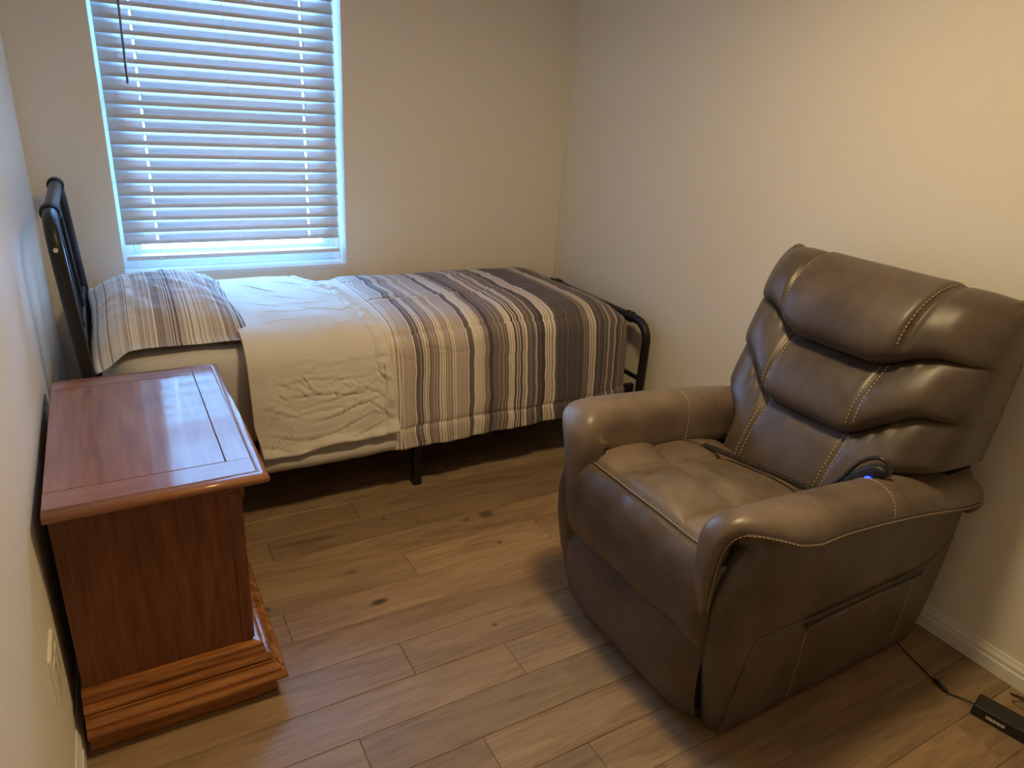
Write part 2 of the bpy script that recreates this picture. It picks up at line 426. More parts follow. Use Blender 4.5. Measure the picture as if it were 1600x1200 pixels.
def stitches(P, length=0.007, gap=0.005, r=0.0011, n=5):
    P = np.asarray(P, float); d = np.r_[0, np.cumsum(np.linalg.norm(np.diff(P, axis=0), axis=1))]
    parts = []; t = 0.0
    at = lambda s: np.array([np.interp(s, d, P[:, k]) for k in range(3)])
    while t + length < d[-1]:
        parts.append(tube([at(t), at(t + length * .5), at(t + length)], [r * .6, r, r * .6], n)); t += length + gap
    return join(*parts)

# ------------------------------------------------------------------ the room
def structure(o): o['kind'] = 'structure'; return o

# floor: subfloor with single planks
fl = structure(obj('floor', box(XL, XR, YF, YB, -0.06, -0.012), M['subfloor'], None, False))
ROW = 0.1328; Y0 = 1.25
known = {7: [.693, 2.0], 6: [-.02, .351, 1.62], 5: [.10, 1.45], 4: [-.05, .762, 1.295], 3: [.317, 1.50], 2: [.03, 1.18, 2.05], 1: [.59, 1.85], 0: [-.12, .87, 1.70],
         -1: [.383, 1.36], -2: [.662, 1.95]}
tint = {(6, 1): .97, (6, 2): .74, (7, 1): .82, (7, 0): .98, (4, 1): .92, (4, 2): 1.13, (4, 3): .93, (3, 0): .97, (3, 1): 1.02, (2, 1): .92, (1, 0): .93, (1, 1): .98, (0, 1): .98, (0, 2): 1.07, (-1, 1): .86, (-1, 0): .95, (5, 1): .94, (5, 0): .92}
k0 = int(math.floor((YF - Y0) / ROW)); k1 = int(math.ceil((YB - Y0) / ROW))
for k in range(k0, k1):
    ya, yb = max(YF, Y0 + k * ROW), min(YB, Y0 + (k + 1) * ROW)
    if yb - ya < 0.004: continue
    js = known.get(k)
    if js is None:
        s = random.uniform(0.1, 0.9); js = [s - 1.2, s, s + random.uniform(.7, 1.1)]
    js = [XL] + [j for j in js if XL + .05 < j < XR - .05] + [XR]
    for i in range(len(js) - 1):
        xa, xb = js[i], js[i + 1]; g = 0.0004; e = 0.0016
        ring = lambda o_, z: [(xa + o_, ya + o_, z), (xb - o_, ya + o_, z), (xb - o_, yb - o_, z), (xa + o_, yb - o_, z)]
        dz = random.uniform(-.0002, 0)
        p = obj('plank', loft([ring(g, -0.012), ring(g, -0.0013 + dz), ring(e, dz)], True, True), M['plank'], fl, False)
        t = tint.get((k, i), random.uniform(.85, 1.05)); w = random.uniform(-.03, .03)
        p.color = (t * (1 + w), t, t * (1 - w), 1)

wx0, wx1, wz0, wz1, WT = 0.055, 0.977, 0.727, 2.06, 0.16
def wall_with_hole():
    ps = [box(XL - .1, wx0, YB, YB + WT, -.06, ZC), box(wx1, XR + .1, YB, YB + WT, -.06, ZC), box(wx0, wx1, YB, YB + WT, -.06, wz0 - 0.02), box(wx0, wx1, YB, YB + WT, wz1, ZC)]
    return join(*ps)
structure(obj('wall_back', wall_with_hole(), M['paint'], None, False))
structure(obj('wall_left', box(XL - .1, XL, YF - .1, YB, -.06, ZC), M['paint'], None, False))
structure(obj('wall_right', box(XR, XR + .1, YF - .1, YB, -.06, ZC), M['paint'], None, False))
structure(obj('wall_front', box(XL - .1, XR + .1, YF - .1, YF, -.06, ZC), M['paint'], None, False))
structure(obj('ceiling', box(XL - .1, XR + .1, YF - .1, YB + WT, ZC, ZC + .08), M['ceil'], None, False))

def baseboard(name, p0, p1, nrm, h=0.076, t=0.014):
    prof = [(0, 0), (t, 0), (t, h * .52), (t * .92, h * .55), (t * .72, h * .57), (t * .72, h * .70), (t * .80, h * .74), (t * .62, h * .80), (t * .40, h * .88), (t * .34, h * .95), (t * .2, h), (0, h)]
    p0, p1, nrm = map(np.array, (p0, p1, nrm))
    secs = [[p + nrm * a + np.array([0, 0, b]) for a, b in prof] for p in (p0, p1)]
    v, f = loft(secs, True, True)
    return structure(obj(name, (v, f), M['trim'], None, False))
baseboard('baseboard_right', (XR, YF, 0), (XR, YB, 0), (-1, 0, 0))
baseboard('baseboard_left', (XL, YF, 0), (XL, YB, 0), (1, 0, 0), t=0.012)
baseboard('baseboard_back', (XL, YB, 0), (XR, YB, 0), (0, -1, 0))
baseboard('baseboard_front', (XL, YF, 0), (XR, YF, 0), (0, 1, 0))

# window: sill board, vinyl frame, sashes, glass
win = structure(obj('window_1', box(wx0, wx1, YB - 0.004, YB + WT, wz0 - 0.02, wz0, 0.002, 1), M['vinyl'], None, False))
yw0, yw1 = YB + .10, YB + .145
def frame(x0, x1, z0, z1, w, y0, y1):
    return join(box(x0, x0 + w, y0, y1, z0, z1, .003, 1), box(x1 - w, x1, y0, y1, z0, z1, .003, 1), box(x0 + w, x1 - w, y0, y1, z0, z0 + w, .003, 1), box(x0 + w, x1 - w, y0, y1, z1 - w, z1, .003, 1))
wf = obj('window_frame', frame(wx0, wx1, wz0, wz1, 0.045, yw0, yw1), M['vinyl'], win, False)
zm = (wz0 + wz1) / 2
obj('lower_sash', frame(wx0 + .045, wx1 - .045, wz0 + .045, zm + .02, 0.035, yw0 + .004, yw0 + .03), M['vinyl'], win, False)
obj('upper_sash', frame(wx0 + .045, wx1 - .045, zm - .015, wz1 - .045, 0.035, yw0 + .016, yw1 - .002), M['vinyl'], win, False)
obj('pane', box(wx0 + .078, wx1 - .078, yw0 + .014, yw0 + .018, wz0 + .078, zm - .013), M['glass'], win, False)
obj('pane', box(wx0 + .078, wx1 - .078, yw0 + .030, yw0 + .034, zm + .018, wz1 - .078), M['glass'], win, False)

# ceiling lamp (above the frame)
def disk(cx, cy_, prof, n=40):
    secs = [[(cx + r * math.cos(a), cy_ + r * math.sin(a), z) for a in np.arange(n) * 2 * math.pi / n] for r, z in prof]
    return loft(secs, True, True)
cl = thing('ceiling_light', 'round white flush ceiling light in the middle of the ceiling', 'lamp', (LX, LY, ZC))
obj('housing', disk(LX, LY, [(0.165, ZC), (0.17, ZC - .02), (0.16, ZC - .045), (0.14, ZC - .05)]), M['housing'], cl)

# ------------------------------------------------------------------ window blind
bl = thing('window_blind', 'closed white horizontal slat blind hanging inside the window recess', 'blind', (0.51, 3.25, wz1))
BY = 3.247; bx0, bx1 = 0.069, 0.952
obj('headrail', box(bx0, bx1, BY - .028, BY + .028, wz1 - .055, wz1 - .001, .003, 2), M['vinyl'], bl, False)
PITCH = 0.0488; SW = 0.056; TILT = math.radians(66)
z_first = 1.7225 - 0.0
holes = [(0.193, .0035), (0.8175, .0035)]
def slat_mesh(x0, x1):
    xs = [x0]
    for hx, hw in holes: xs += [hx - hw, hx + hw]
    xs.append(x1)
    ws = [-.5, -.25, -.17, -.05, .05, .17, .25, .5]        # across the slat
    hole_band = (2, 4)
    th = 0.0026
    V = []; F = []; idx = {}
    for s in (0, 1):
        for i, x in enumerate(xs):
            for j, w in enumerate(ws):
                camber = 0.0006 * (1 - (2 * w) ** 2)
                a = w * SW; b = camber + (th / 2 if s == 0 else -th / 2) * (0.6 if j in (0, len(ws) - 1) else 1)
                # local y along width (top edge towards the window), local z normal
                idx[(s, i, j)] = len(V)
                V.append((x, a * math.cos(TILT) - b * math.sin(TILT), a * math.sin(TILT) + b * math.cos(TILT)))
    nx, nw = len(xs), len(ws)
    def solid(i, j): return 0 <= i < nx - 1 and 0 <= j < nw - 1 and not (i in (1, 3) and hole_band[0] <= j <= hole_band[1])
    for i in range(nx - 1):
        for j in range(nw - 1):
            if not solid(i, j): continue
            F.append((idx[0, i, j], idx[0, i + 1, j], idx[0, i + 1, j + 1], idx[0, i, j + 1]))
            F.append((idx[1, i, j], idx[1, i, j + 1], idx[1, i + 1, j + 1], idx[1, i + 1, j]))
            for (di, dj, a, b) in ((-1, 0, (i, j + 1), (i, j)), (1, 0, (i + 1, j), (i + 1, j + 1)), (0, -1, (i, j), (i + 1, j)), (0, 1, (i + 1, j + 1), (i, j + 1))):
                if not solid(i + di, j + dj):
                    F.append((idx[(0,) + a], idx[(1,) + a], idx[(1,) + b], idx[(0,) + b]))
    return V, F
sl_me = None
nsl = 0
for i in range(-6, 18):
    z = z_first - PITCH * i - 0.0245
    if z > wz1 - .075: continue
    if sl_me is None:
        v, f = slat_mesh(bx0, bx1)
        o = obj('slat', (np.array(v) + np.array([0, BY, z]), f), M['slat'], bl, True)
        sl_me = o.data; z_ref = z
    else:
        o = bpy.data.objects.new('slat', sl_me); COL.objects.link(o); o.parent = bl; ORG[o.name] = ORG[bl.name]
        o.location = (0, 0, z - z_ref)
    nsl += 1
    zlast = z
# stacked spare slats and bottom rail
obj('bottom_rail', box(bx0, bx1, BY - .026, BY + .022, 0.779, 0.797, .005, 3), M['vinyl'], bl)
for x in (0.193, 0.512, 0.8175):
    for dy in (-.016, .016) if x != 0.512 else (-.016,):
        obj('ladder_cord', tube([(x + .004, BY + dy - .004, wz1 - .05), (x + .004, BY + dy - .004, 1.4), (x + .004, BY + dy - .006, 0.798)], .0008, 5), M['cord'], bl)
    obj('cord_button', disk(x, BY - .027, [(0.0, 0.782), (.006, 0.783), (.006, .788), (0, .789)], 10), M['vinyl'], bl)
obj('tilt_wand', tube([(0.157, BY - .045, wz1 - .06), (0.157, BY - .055, 1.75), (0.1535, BY - .06, 1.455)], [.0035, .0038, .0045], 8), M['wand'], bl)

# ------------------------------------------------------------------ outlet on the left wall
xo = XL
ou = thing('outlet_plate', 'cream two-gang wall outlet plate low on the left wall beside the nightstand', 'outlet', (xo, 1.41, .345))
def plate():
    secs = []
    for dx, ins in ((0, 0), (.004, 0), (.0065, .003)):
        rr = rrect(1.355 + ins, 1.462 - ins, .285 + ins, .405 - ins, .006 - ins * .5, 4)
        secs.append([(xo + dx, a, b) for a, b in rr])
    v, f = loft(secs, True, True); return v, [tuple(q) for q in f]
obj('plate', plate(), M['outlet'], ou, False)
for yc_ in (1.385, 1.433):
    rc = obj('receptacle', box(xo + .005, xo + .0082, yc_ - .0165, yc_ + .0165, .312, .378, .0015, 2), M['outlet'], ou, False)
    for zc_ in (.328, .362):
        for dy in (-.006, .006):
            obj('slot', box(xo + .0078, xo + .0085, yc_ + dy - .001, yc_ + dy + .001, zc_ - .002, zc_ + .006), M['slot'], rc, False)

# ------------------------------------------------------------------ nightstand
nx0, nx1, ny0, ny1 = -0.185, 0.196, 1.532, 2.228
ns = thing('nightstand', 'reddish oak nightstand with inlaid top and stepped base moulding against left wall', 'nightstand', ((nx0 + nx1) / 2, (ny0 + ny1) / 2, 0))
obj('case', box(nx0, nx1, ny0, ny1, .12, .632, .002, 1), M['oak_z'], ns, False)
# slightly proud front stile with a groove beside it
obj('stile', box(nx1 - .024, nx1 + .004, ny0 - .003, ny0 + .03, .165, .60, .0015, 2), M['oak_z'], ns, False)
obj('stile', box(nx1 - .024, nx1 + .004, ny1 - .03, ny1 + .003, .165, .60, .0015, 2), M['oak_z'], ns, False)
def rings(prof, x0, x1, y0, y1, back=True):
    secs = []
    for o_, z in prof:
        secs.append([(x0, y0 - o_, z), (x1 + o_, y0 - o_, z), (x1 + o_, y1 + o_, z), (x0, y1 + o_, z)])
    return loft(secs, True, True)
bx0_ = nx0 - .004
def arc_prof(c, r, a0, a1, n=5):
    return [(c[0] + r * math.cos(math.radians(a0 + (a1 - a0) * k / n)), c[1] + r * math.sin(math.radians(a0 + (a1 - a0) * k / n))) for k in range(n + 1)]
# plinth, then four stepped mouldings
obj('plinth', rings([(.042, 0), (.042, .058)], bx0_, nx1, ny0, ny1), M['oak_mold'], ns, False)
prof = [(.042, .055)] + arc_prof((.058, .066), .011, -80, 90, 6) + [(.050, .079)]
obj('base_moulding', rings(prof, bx0_, nx1, ny0, ny1), M['oak_mold'], ns, False)
prof = [(.048, .077), (.056, .079), (.0555, .084)] + [(.0545 - .012 * t - .006 * math.sin(math.pi * t), .085 + .022 * t) for t in np.linspace(0, 1, 6)] + [(.038, .108)]
obj('base_moulding', rings(prof, bx0_, nx1, ny0, ny1), M['oak_mold'], ns, False)
prof = [(.036, .106), (.040, .108)] + arc_prof((.031, .117), .010, -60, 85, 5) + [(.024, .128)]
obj('base_moulding', rings(prof, bx0_, nx1, ny0, ny1), M['oak_mold'], ns, False)
prof = [(.020, .126), (.024, .128), (.0245, .134)] + arc_prof((.013, .148), .0085, -20, 90, 5) + [(.004, .1575), (.0, .158)]
obj('base_moulding', rings(prof, bx0_, nx1, ny0, ny1), M['oak_mold'], ns, False)
# cornice under the top, only proud at the front
prof = [(.0, .575), (.003, .577)] + [(.004 + .012 * t + .004 * math.sin(math.pi * 2 * t), .578 + .05 * t) for t in np.linspace(0, 1, 9)] + [(.018, .632)]
secs = [[(nx1 - .02, ny0 - .001, z), (nx1 + o_, ny0 - .001, z), (nx1 + o_, ny1 + .001, z), (nx1 - .02, ny1 + .001, z)] for o_, z in prof]
obj('cornice', loft(secs, True, True), M['oak_moldy'], ns, False)
# drawer fronts with a finger lip
for (za, zb) in ((.175, .36), (.372, .565)):
    dr = obj('drawer_front', box(nx1 - .004, nx1 + .010, ny0 + .045, ny1 - .045, za, zb, .004, 2), M['oak_y'], ns, False)
    obj('drawer_pull', tube([(nx1 + .009, 1.83, (za + zb) / 2), (nx1 + .022, 1.835, (za + zb) / 2), (nx1 + .026, 1.88, (za + zb) / 2 - .006), (nx1 + .022, 1.925, (za + zb) / 2), (nx1 + .009, 1.93, (za + zb) / 2)], .004, 8), M['iron'], dr)
# top: bullnosed slab, inlay panel set in bands with open grooves
ZT = .655
tx0, tx1, ty0, ty1 = -.189, .238, 1.514, 2.247
prof = [(-.004, .629)] + arc_prof((.010, .6415), .0125, -85, 88, 8) + [(-.004, .6545), (-.004, .6505)]
obj('top_edge', rings(prof, tx0, tx1, ty0, ty1), M['oak_x'], ns, True)
bands = [('top_panel', (tx0, .1785, 1.590, 2.185), 'oak_y'), ('top_band', (tx0, tx1 - .003, 1.5165, 1.5882), 'oak_x'), ('top_band', (.1803, tx1 - .003, 1.5886, 2.2448), 'oak_y'), ('top_band', (tx0, .1799, 2.1868, 2.2448), 'oak_x')]
for nm, (a, b_, c, d), mt in bands:
    obj(nm, box(a, b_, c, d, .640, ZT, .0008, 1), M[mt], ns, False)

# ------------------------------------------------------------------ bed frame
bf = thing('bed_frame', 'black metal pipe bed frame with arched headboard by the left wall', 'bed', (0.98, 2.73, 0))
PR = .0195
def hx(z): return -0.098 - 0.062 * (z - .66)
def arch(xf, y0, y1, zt, rad, zb=0.0):
    pts = [(xf(zb), y0, zb), (xf(.3), y0, .3), (xf(zt - rad), y0, zt - rad)]
    for k in range(1, 9):
        a = math.pi / 2 * k / 8; z = zt - rad + rad * math.sin(a); pts.append((xf(z), y0 + rad - rad * math.cos(a), z))
    for k in range(0, 9):
        a = math.pi / 2 * k / 8; z = zt - rad + rad * math.cos(a); pts.append((xf(z), y1 - rad + rad * math.sin(a), z))
    pts += [(xf(.3), y1, .3), (xf(zb), y1, zb)]
    return pts
HY0, HY1, HZ = 2.292, 3.145, 1.108
def collar(c, d, r=PR, s=1.0):
    d = np.array(d, float); d /= np.linalg.norm(d); c = np.array(c, float)
    pr = [(-.022, r + .001), (-.020, r + .006), (-.013, r + .0075), (-.009, r + .004), (-.003, r + .0045), (.003, r + .0045), (.009, r + .004), (.013, r + .0075), (.020, r + .006), (.022, r + .001)]
    return tube([c + d * a * s for a, _ in pr], [q for _, q in pr], 20)
hb = obj('headboard', tube(arch(hx, HY0, HY1, HZ, .10), PR, 16), M['iron'], bf)
for yy in (HY0 + .13, HY1 - .13): obj('collar', collar((hx(HZ), yy, HZ), (0, 1, 0)), M['iron'], hb)
for zz in (.34, .70): obj('cross_rail', tube([(hx(zz), HY0, zz), (hx(zz), HY1, zz)], .011, 10), M['iron'], hb)
for yy in (HY0 + .30, HY1 - .30):
    obj('spindle', tube([(hx(.34), yy, .34), (hx(.70), yy, .70), (hx(HZ), yy, HZ)], .008, 8), M['iron'], hb)
cc = obj('screw_cap', tube([(hx(1.03), HY0 - PR + .001, 1.03), (hx(1.03), HY0 - PR - .004, 1.03)], [.0065, .005], 12), M['cap'], hb)
fx = lambda z: 2.073
FY0, FY1, FZ = 2.285, 3.165, .598
fb = obj('footboard', tube(arch(fx, FY0, FY1, FZ, .085), PR, 16), M['iron'], bf)
for yy in (FY0 + .135, FY1 - .135): obj('collar', collar((2.073, yy, FZ), (0, 1, 0)), M['iron'], fb)
obj('cross_rail', tube([(2.073, FY0, .33), (2.073, FY1, .33)], .011, 10), M['iron'], fb)
for yy in np.linspace(FY0 + .22, FY1 - .22, 3): obj('spindle', tube([(2.073, yy, .33), (2.073, yy, FZ)], .008, 8), M['iron'], fb)
for yy in (2.335, 3.13): obj('side_rail', box(hx(.27), 2.073, yy - .012, yy + .012, .245, .295, .003, 1), M['iron'], bf, False)
for xx in np.linspace(.1, 1.9, 8): obj('slat', box(xx - .025, xx + .025, 2.347, 3.118, .27, .290, .002, 1), M['iron'], bf, False)
for xx in (.985, ):
    for yy in (2.342, 2.735, 3.12): obj('leg', box(xx - .017, xx + .017, yy - .017, yy + .017, 0, .27, .002, 1), M['iron'], bf, False)

# ------------------------------------------------------------------ mattress with fitted sheet
mx0, mx1, my0, my1 = -.062, 1.93, 2.352, 3.14
def mattress():
    secs = []
    pr = [(.296, .06), (.297, .03), (.305, .012), (.33, 0), (.45, -.003), (.57, 0), (.615, .008), (.640, .024), (.652, .05), (.656, .09), (.658, .2)]
    for z, o_ in pr:
        rr = rrect(mx0 + o_, mx1 - o_, my0 + o_, my1 - o_, max(.14 - o_ * .3, .03), 8)
        s = []
        for (a, b) in rr:
            s.append((a + .006 * math.sin(b * 40) * (z < .6), b + .006 * math.sin(a * 33 + z * 25) * (z < .56) * (b < 2.5), z))
        secs.append(s)
    return loft(secs, True, True)
mat_o = obj('mattress', mattress(), M['sheet'], None, True, origin=(.97, 2.74, .296))
tag(mat_o, 'mattress in a fitted light grey sheet lying on the black bed frame', 'mattress')

# ------------------------------------------------------------------ comforter
cross = catmull([(3.168, .40), (3.166, .52), (3.150, .62), (3.105, .668), (3.0, .684), (2.75, .692), (2.55, .690), (2.44, .682), (2.375, .662), (2.332, .615), (2.312, .52), (2.300, .40), (2.292, .30), (2.286, .212)], 10)
NVC = 190
cross = resample(cross, NVC); LC = np.sum(np.linalg.norm(np.diff(cross, axis=0), axis=1))
ct = np.gradient(cross, axis=0); ct /= np.linalg.norm(ct, axis=1)[:, None]
cn = np.stack([-ct[:, 1], ct[:, 0]], 1)
if cn[NVC // 2][1] < 0: cn = -cn
vlen = np.linspace(0, LC, NVC)
iz = lambda z: np.interp(-z, -cross[NVC // 2:, 1], np.arange(NVC // 2, NVC))       # side row index for a height
def ridge(U, V, p, q, amp, w, taper=True):
    p = np.array(p); q = np.array(q); d = q - p; Ln = np.linalg.norm(d); d /= Ln
    a = (U - p[0]) * d[0] + (V - p[1]) * d[1]; b = (U - p[0]) * -d[1] + (V - p[1]) * d[0]
    t = a / Ln; en = smooth(-.08, .3, t) * smooth(1.08, .6, t)
    b = b + .0035 * np.sin(a * 30 + p[0] * 50) + .03 * t * (1 - t) * math.sin(p[0] * 77 + q[1] * 31)
    return amp * en * np.exp(-(b / w) ** 2) - amp * .6 * en * np.exp(-((b - 1.7 * w) / (1.3 * w)) ** 2)

def cloth(u, V, disp, foot=True):
    """u array (nu), V index rows (nv) -> points; disp (nu,nv) along the normal"""
    cyv = np.interp(V, np.arange(NVC), cross[:, 0]); czv = np.interp(V, np.arange(NVC), cross[:, 1])
    ny_ = np.interp(V, np.arange(NVC), cn[:, 0]); nz_ = np.interp(V, np.arange(NVC), cn[:, 1])
    U = np.repeat(u[:, None], len(V), 1)
    X = U.copy(); Y = np.repeat(cyv[None], len(u), 0).copy(); Z = np.repeat(czv[None], len(u), 0).copy()
    NX = np.zeros_like(X); NY = np.repeat(ny_[None], len(u), 0).copy(); NZ = np.repeat(nz_[None], len(u), 0).copy()
    if foot:
        s0 = 1.80
        e = np.clip(u - s0, 0, None)
        R = .232; ang = np.clip(e / R, 0, math.pi / 2)
        xx = np.where(e > 0, s0 + R * np.sin(ang), u); dr = R * (1 - np.cos(ang)) + np.clip(e - R * math.pi / 2, 0, None)
        X = np.repeat(xx[:, None], len(V), 1)
        zc_ = .695 - dr
        k = 60.0
        Z2 = -np.log(np.exp(-k * Z) + np.exp(-k * np.repeat(zc_[:, None], len(V), 1)) - math.exp(-k * .695) * 0) / k
        Z = np.where(U > s0 - .25, np.minimum(Z, Z2 + .011 * smooth(s0 + .1, s0 - .25, U)), Z)
        # plan rounding of the near foot corner
        rr_ = np.repeat((np.clip(u - 1.74, 0, None) ** 2)[:, None], len(V), 1) * .55
        nearw = smooth(2.60, 2.30, Y)
        Y = Y + np.minimum(rr_, .085) * nearw
        NX = np.repeat(np.sin(ang)[:, None], len(V), 1) * (NZ > .3); NZ = NZ * (1 - .7 * NX)
    X = X + .005 * vnoise(U * 3.1, np.repeat(np.asarray(V)[None], len(u), 0) * .16) * (U > .9)
    return X + NX * disp, Y + NY * disp, Z + NZ * disp

cf = thing('comforter', 'purple brown and cream striped comforter turned down over the bed to show grey underside', 'comforter', (1.2, 2.72, .21))
# striped body
u = np.linspace(.80, 2.17, 300); V = np.linspace(8, NVC - 1, 190)
U2, V2 = np.meshgrid(u, np.interp(V, np.arange(NVC), vlen), indexing='ij')
yv = np.interp(V, np.arange(NVC), cross[:, 0]); zv = np.interp(V, np.arange(NVC), cross[:, 1])
v_of_y = lambda y: np.interp(-y, -cross[:NVC * 2 // 3, 0], vlen[:NVC * 2 // 3])
v_of_z = lambda z: np.interp(-z, -cross[NVC // 2:, 1], vlen[NVC // 2:])
SV = [v_of_y(2.96), v_of_y(2.645), v_of_z(.645), v_of_z(.292)]
disp = .010 + .006 * vnoise(U2 * 5, V2 * 4) + .004 * vnoise(U2 * 11, V2 * 9)
for i, sv in enumerate(SV):
    lim = smooth(1.85, 1.55, U2) if i in (1, 2) else 1.0
    ww = sv + .006 * np.sin(U2 * 7 + i)
    disp -= (.009 if i != 3 else .006) * np.exp(-((V2 - ww) / .008) ** 2) * lim
    disp += (.005 if i != 3 else .003) * np.exp(-((V2 - ww - .035) / .03) ** 2) * lim
# gentle waves running along the stripes
disp += .004 * np.sin(U2 * 23 + 3 * vnoise(U2 * 3, V2 * 3)) * smooth(.3, .8, V2) * .7
# transverse soft ridges on the top, gathers at the hem, side creases
disp += .0035 * np.sin(U2 * 60 + 4 * vnoise(U2 * 4, V2 * 2)) * np.exp(-((V2 - v_of_z(.24)) / .05) ** 2)
for (p, q, a, w) in [((.90, .50), (1.16, .585), .006, .007), ((1.02, .60), (1.22, .57), .005, .006), ((1.12, .455), (1.40, .43), .004, .006), ((1.10, .53), (1.30, .50), .006, .006), ((1.22, .56), (1.44, .50), .007, .007), ((1.30, .62), (1.48, .58), .005, .006), ((.88, .56), (1.0, .60), .004, .006)]:
    base = v_of_z(.66)
    disp += ridge(U2, V2 - base + 0.06 - .3 + .3, (p[0], p[1] - .42), (q[0], q[1] - .42), a * .55, w * .7)
disp *= smooth(.855, .905, U2) * .9 + .1
# hem gathered lumps
disp += .010 * np.clip(vnoise(U2 * 14, 3.3), 0, 1) * smooth(v_of_z(.26), v_of_z(.212), V2)
X, Y, Z = cloth(u, V, disp)
hemw = .006 * vnoise(u * 9, 1.7); Z = Z + (hemw[:, None]) * smooth(.33, .21, Z)
Zmin = .20; Z = np.maximum(Z, Zmin + .0 * Z)
body = obj('striped_side', (np.stack([X, Y, Z], -1).reshape(-1, 3), gridf(len(u), len(V))), M['stripe'], cf, True, uv=np.stack([U2, V2], -1).reshape(-1, 2))
sm = body.modifiers.new('solid', 'SOLIDIFY'); sm.thickness = .008; sm.offset = -1
def row_line(Xa, Ya, Za, Ug, vg, sv, u0, u1, lift=.0015):
    # polyline following a constant-v seam
    j = int(np.argmin(abs(vg - sv))); ii = np.where((Ug >= u0) & (Ug <= u1))[0]
    return np.stack([Xa[ii, j], Ya[ii, j] - lift * (Za[ii, j] < .62), Za[ii, j] + lift * (Za[ii, j] >= .62)], -1)
vg = np.interp(V, np.arange(NVC), vlen)
for sv, ua, ub in ((SV[1], .80, 1.70), (SV[2], .86, 1.60), (SV[3], .88, 1.75)):
    P = row_line(X, Y, Z, u, vg, sv, ua, ub)
    obj('seam_stitching', stitches(P, .008, .003, .0011, 4), M['darkthread'], cf)

# grey turned-down part
ug = np.linspace(0, 1, 170); Vg = np.linspace(6, iz(.285), 190)
vgl = np.interp(Vg, np.arange(NVC), vlen)
right = .83 + .045 * smooth(v_of_y(2.45), v_of_z(.45), vgl) - .10 * smooth(v_of_y(2.75), v_of_y(3.1), vgl) + .006 * vnoise(vgl * 12, .5)
left = .345 + .012 * smooth(v_of_y(2.9), v_of_z(.4), vgl) + .025 * smooth(v_of_z(.42), v_of_z(.26), vgl)
UU = left[None] + ug[:, None] * (right - left)[None]; VV = np.repeat(vgl[None], len(ug), 0)
dg = .017 + .004 * vnoise(UU * 6, VV * 5) + .003 * vnoise(UU * 14, VV * 12)
sz = lambda z: v_of_z(z)
W_ = [((.44, sz(.50)), (.82, sz(.47)), .010, .008), ((.50, sz(.55)), (.78, sz(.53)), .007, .008), ((.42, sz(.42)), (.74, sz(.43)), .006, .007), ((.55, sz(.39)), (.84, sz(.46)), .012, .009),
      ((.56, sz(.46)), (.80, sz(.50)), .009, .008), ((.40, sz(.36)), (.66, sz(.33)), .008, .008), ((.60, sz(.33)), (.80, sz(.41)), .010, .008), ((.68, sz(.30)), (.85, sz(.36)), .009, .007),
      ((.74, sz(.50)), (.86, sz(.42)), .009, .007), ((.76, sz(.44)), (.87, sz(.36)), .010, .007), ((.37, sz(.47)), (.55, sz(.40)), .006, .008), ((.38, sz(.33)), (.52, sz(.30)), .007, .007),
      ((.62, sz(.58)), (.84, sz(.60)), .006, .007), ((.78, sz(.56)), (.87, sz(.50)), .007, .006), ((.46, sz(.60)), (.70, sz(.585)), .004, .007), ((.48, v_of_y(2.95)), (.58, v_of_y(2.82)), .006, .009),
      ((.52, v_of_y(2.80)), (.66, v_of_y(2.70)), .005, .008), ((.56, v_of_y(3.0)), (.70, v_of_y(2.90)), .005, .009), ((.42, v_of_y(2.70)), (.56, v_of_y(2.60)), .004, .008), ((.60, v_of_y(2.62)), (.78, v_of_y(2.50)), .005, .008),
      ((.68, v_of_y(2.85)), (.80, v_of_y(2.66)), .005, .007), ((.62, sz(.655)), (.82, v_of_y(2.44)), .006, .006), ((.41, sz(.28)), (.62, sz(.30)), .006, .007), ((.84, sz(.60)), (.855, sz(.40)), .006, .006)]
for (p, q, a, w) in W_: dg += ridge(UU, VV, p, q, a * .60, w * .55)
for _ in range(46):
    a0 = rng.uniform(.40, .84); b0 = rng.uniform(sz(.60), sz(.30)); an = rng.normal(0, .5) + (.5 if b0 > sz(.42) else -.1); ln = rng.uniform(.04, .13)
    dg += ridge(UU, VV, (a0, b0), (a0 + ln * math.cos(an), b0 - ln * math.sin(an)), rng.uniform(.0018, .0045), rng.uniform(.003, .005))
for _ in range(30):
    a0 = rng.uniform(.42, .78); b0 = rng.uniform(v_of_y(3.0), v_of_y(2.45)); an = rng.normal(.35, .35); ln = rng.uniform(.05, .14)
    dg += ridge(UU, VV, (a0, b0), (a0 + ln * math.cos(an), b0 - ln * math.sin(an)), rng.uniform(.0015, .003), rng.uniform(.004, .007))
dg += .005 * vnoise(UU * 26, VV * 20) * smooth(.70, .84, UU) * smooth(sz(.66), sz(.50), VV)
dg += .006 * vnoise(UU * 20, VV * 5) * smooth(sz(.34), sz(.285), VV)
dg += .012 * smooth(sz(.32), sz(.285), VV) + .02 * np.exp(-((vgl - vgl[0]) / .05) ** 2)[None]
gx = UU - (right[None] - .048 - .006 * np.sin(VV * 40))
dg += -.006 * np.exp(-(gx / .005) ** 2) + .004 * np.exp(-((gx - .022) / .014) ** 2) * (1 + .6 * np.sin(VV * 120 + 5 * vnoise(VV * 6, UU * 3)))
dg += .022 * smooth(.66, .74, UU) * smooth(.84, .78, UU) * smooth(v_of_y(2.7), v_of_y(3.05), VV) * 0
dg += .014 * smooth(v_of_y(2.75), v_of_y(3.05), VV) * smooth(.76, .66, UU)
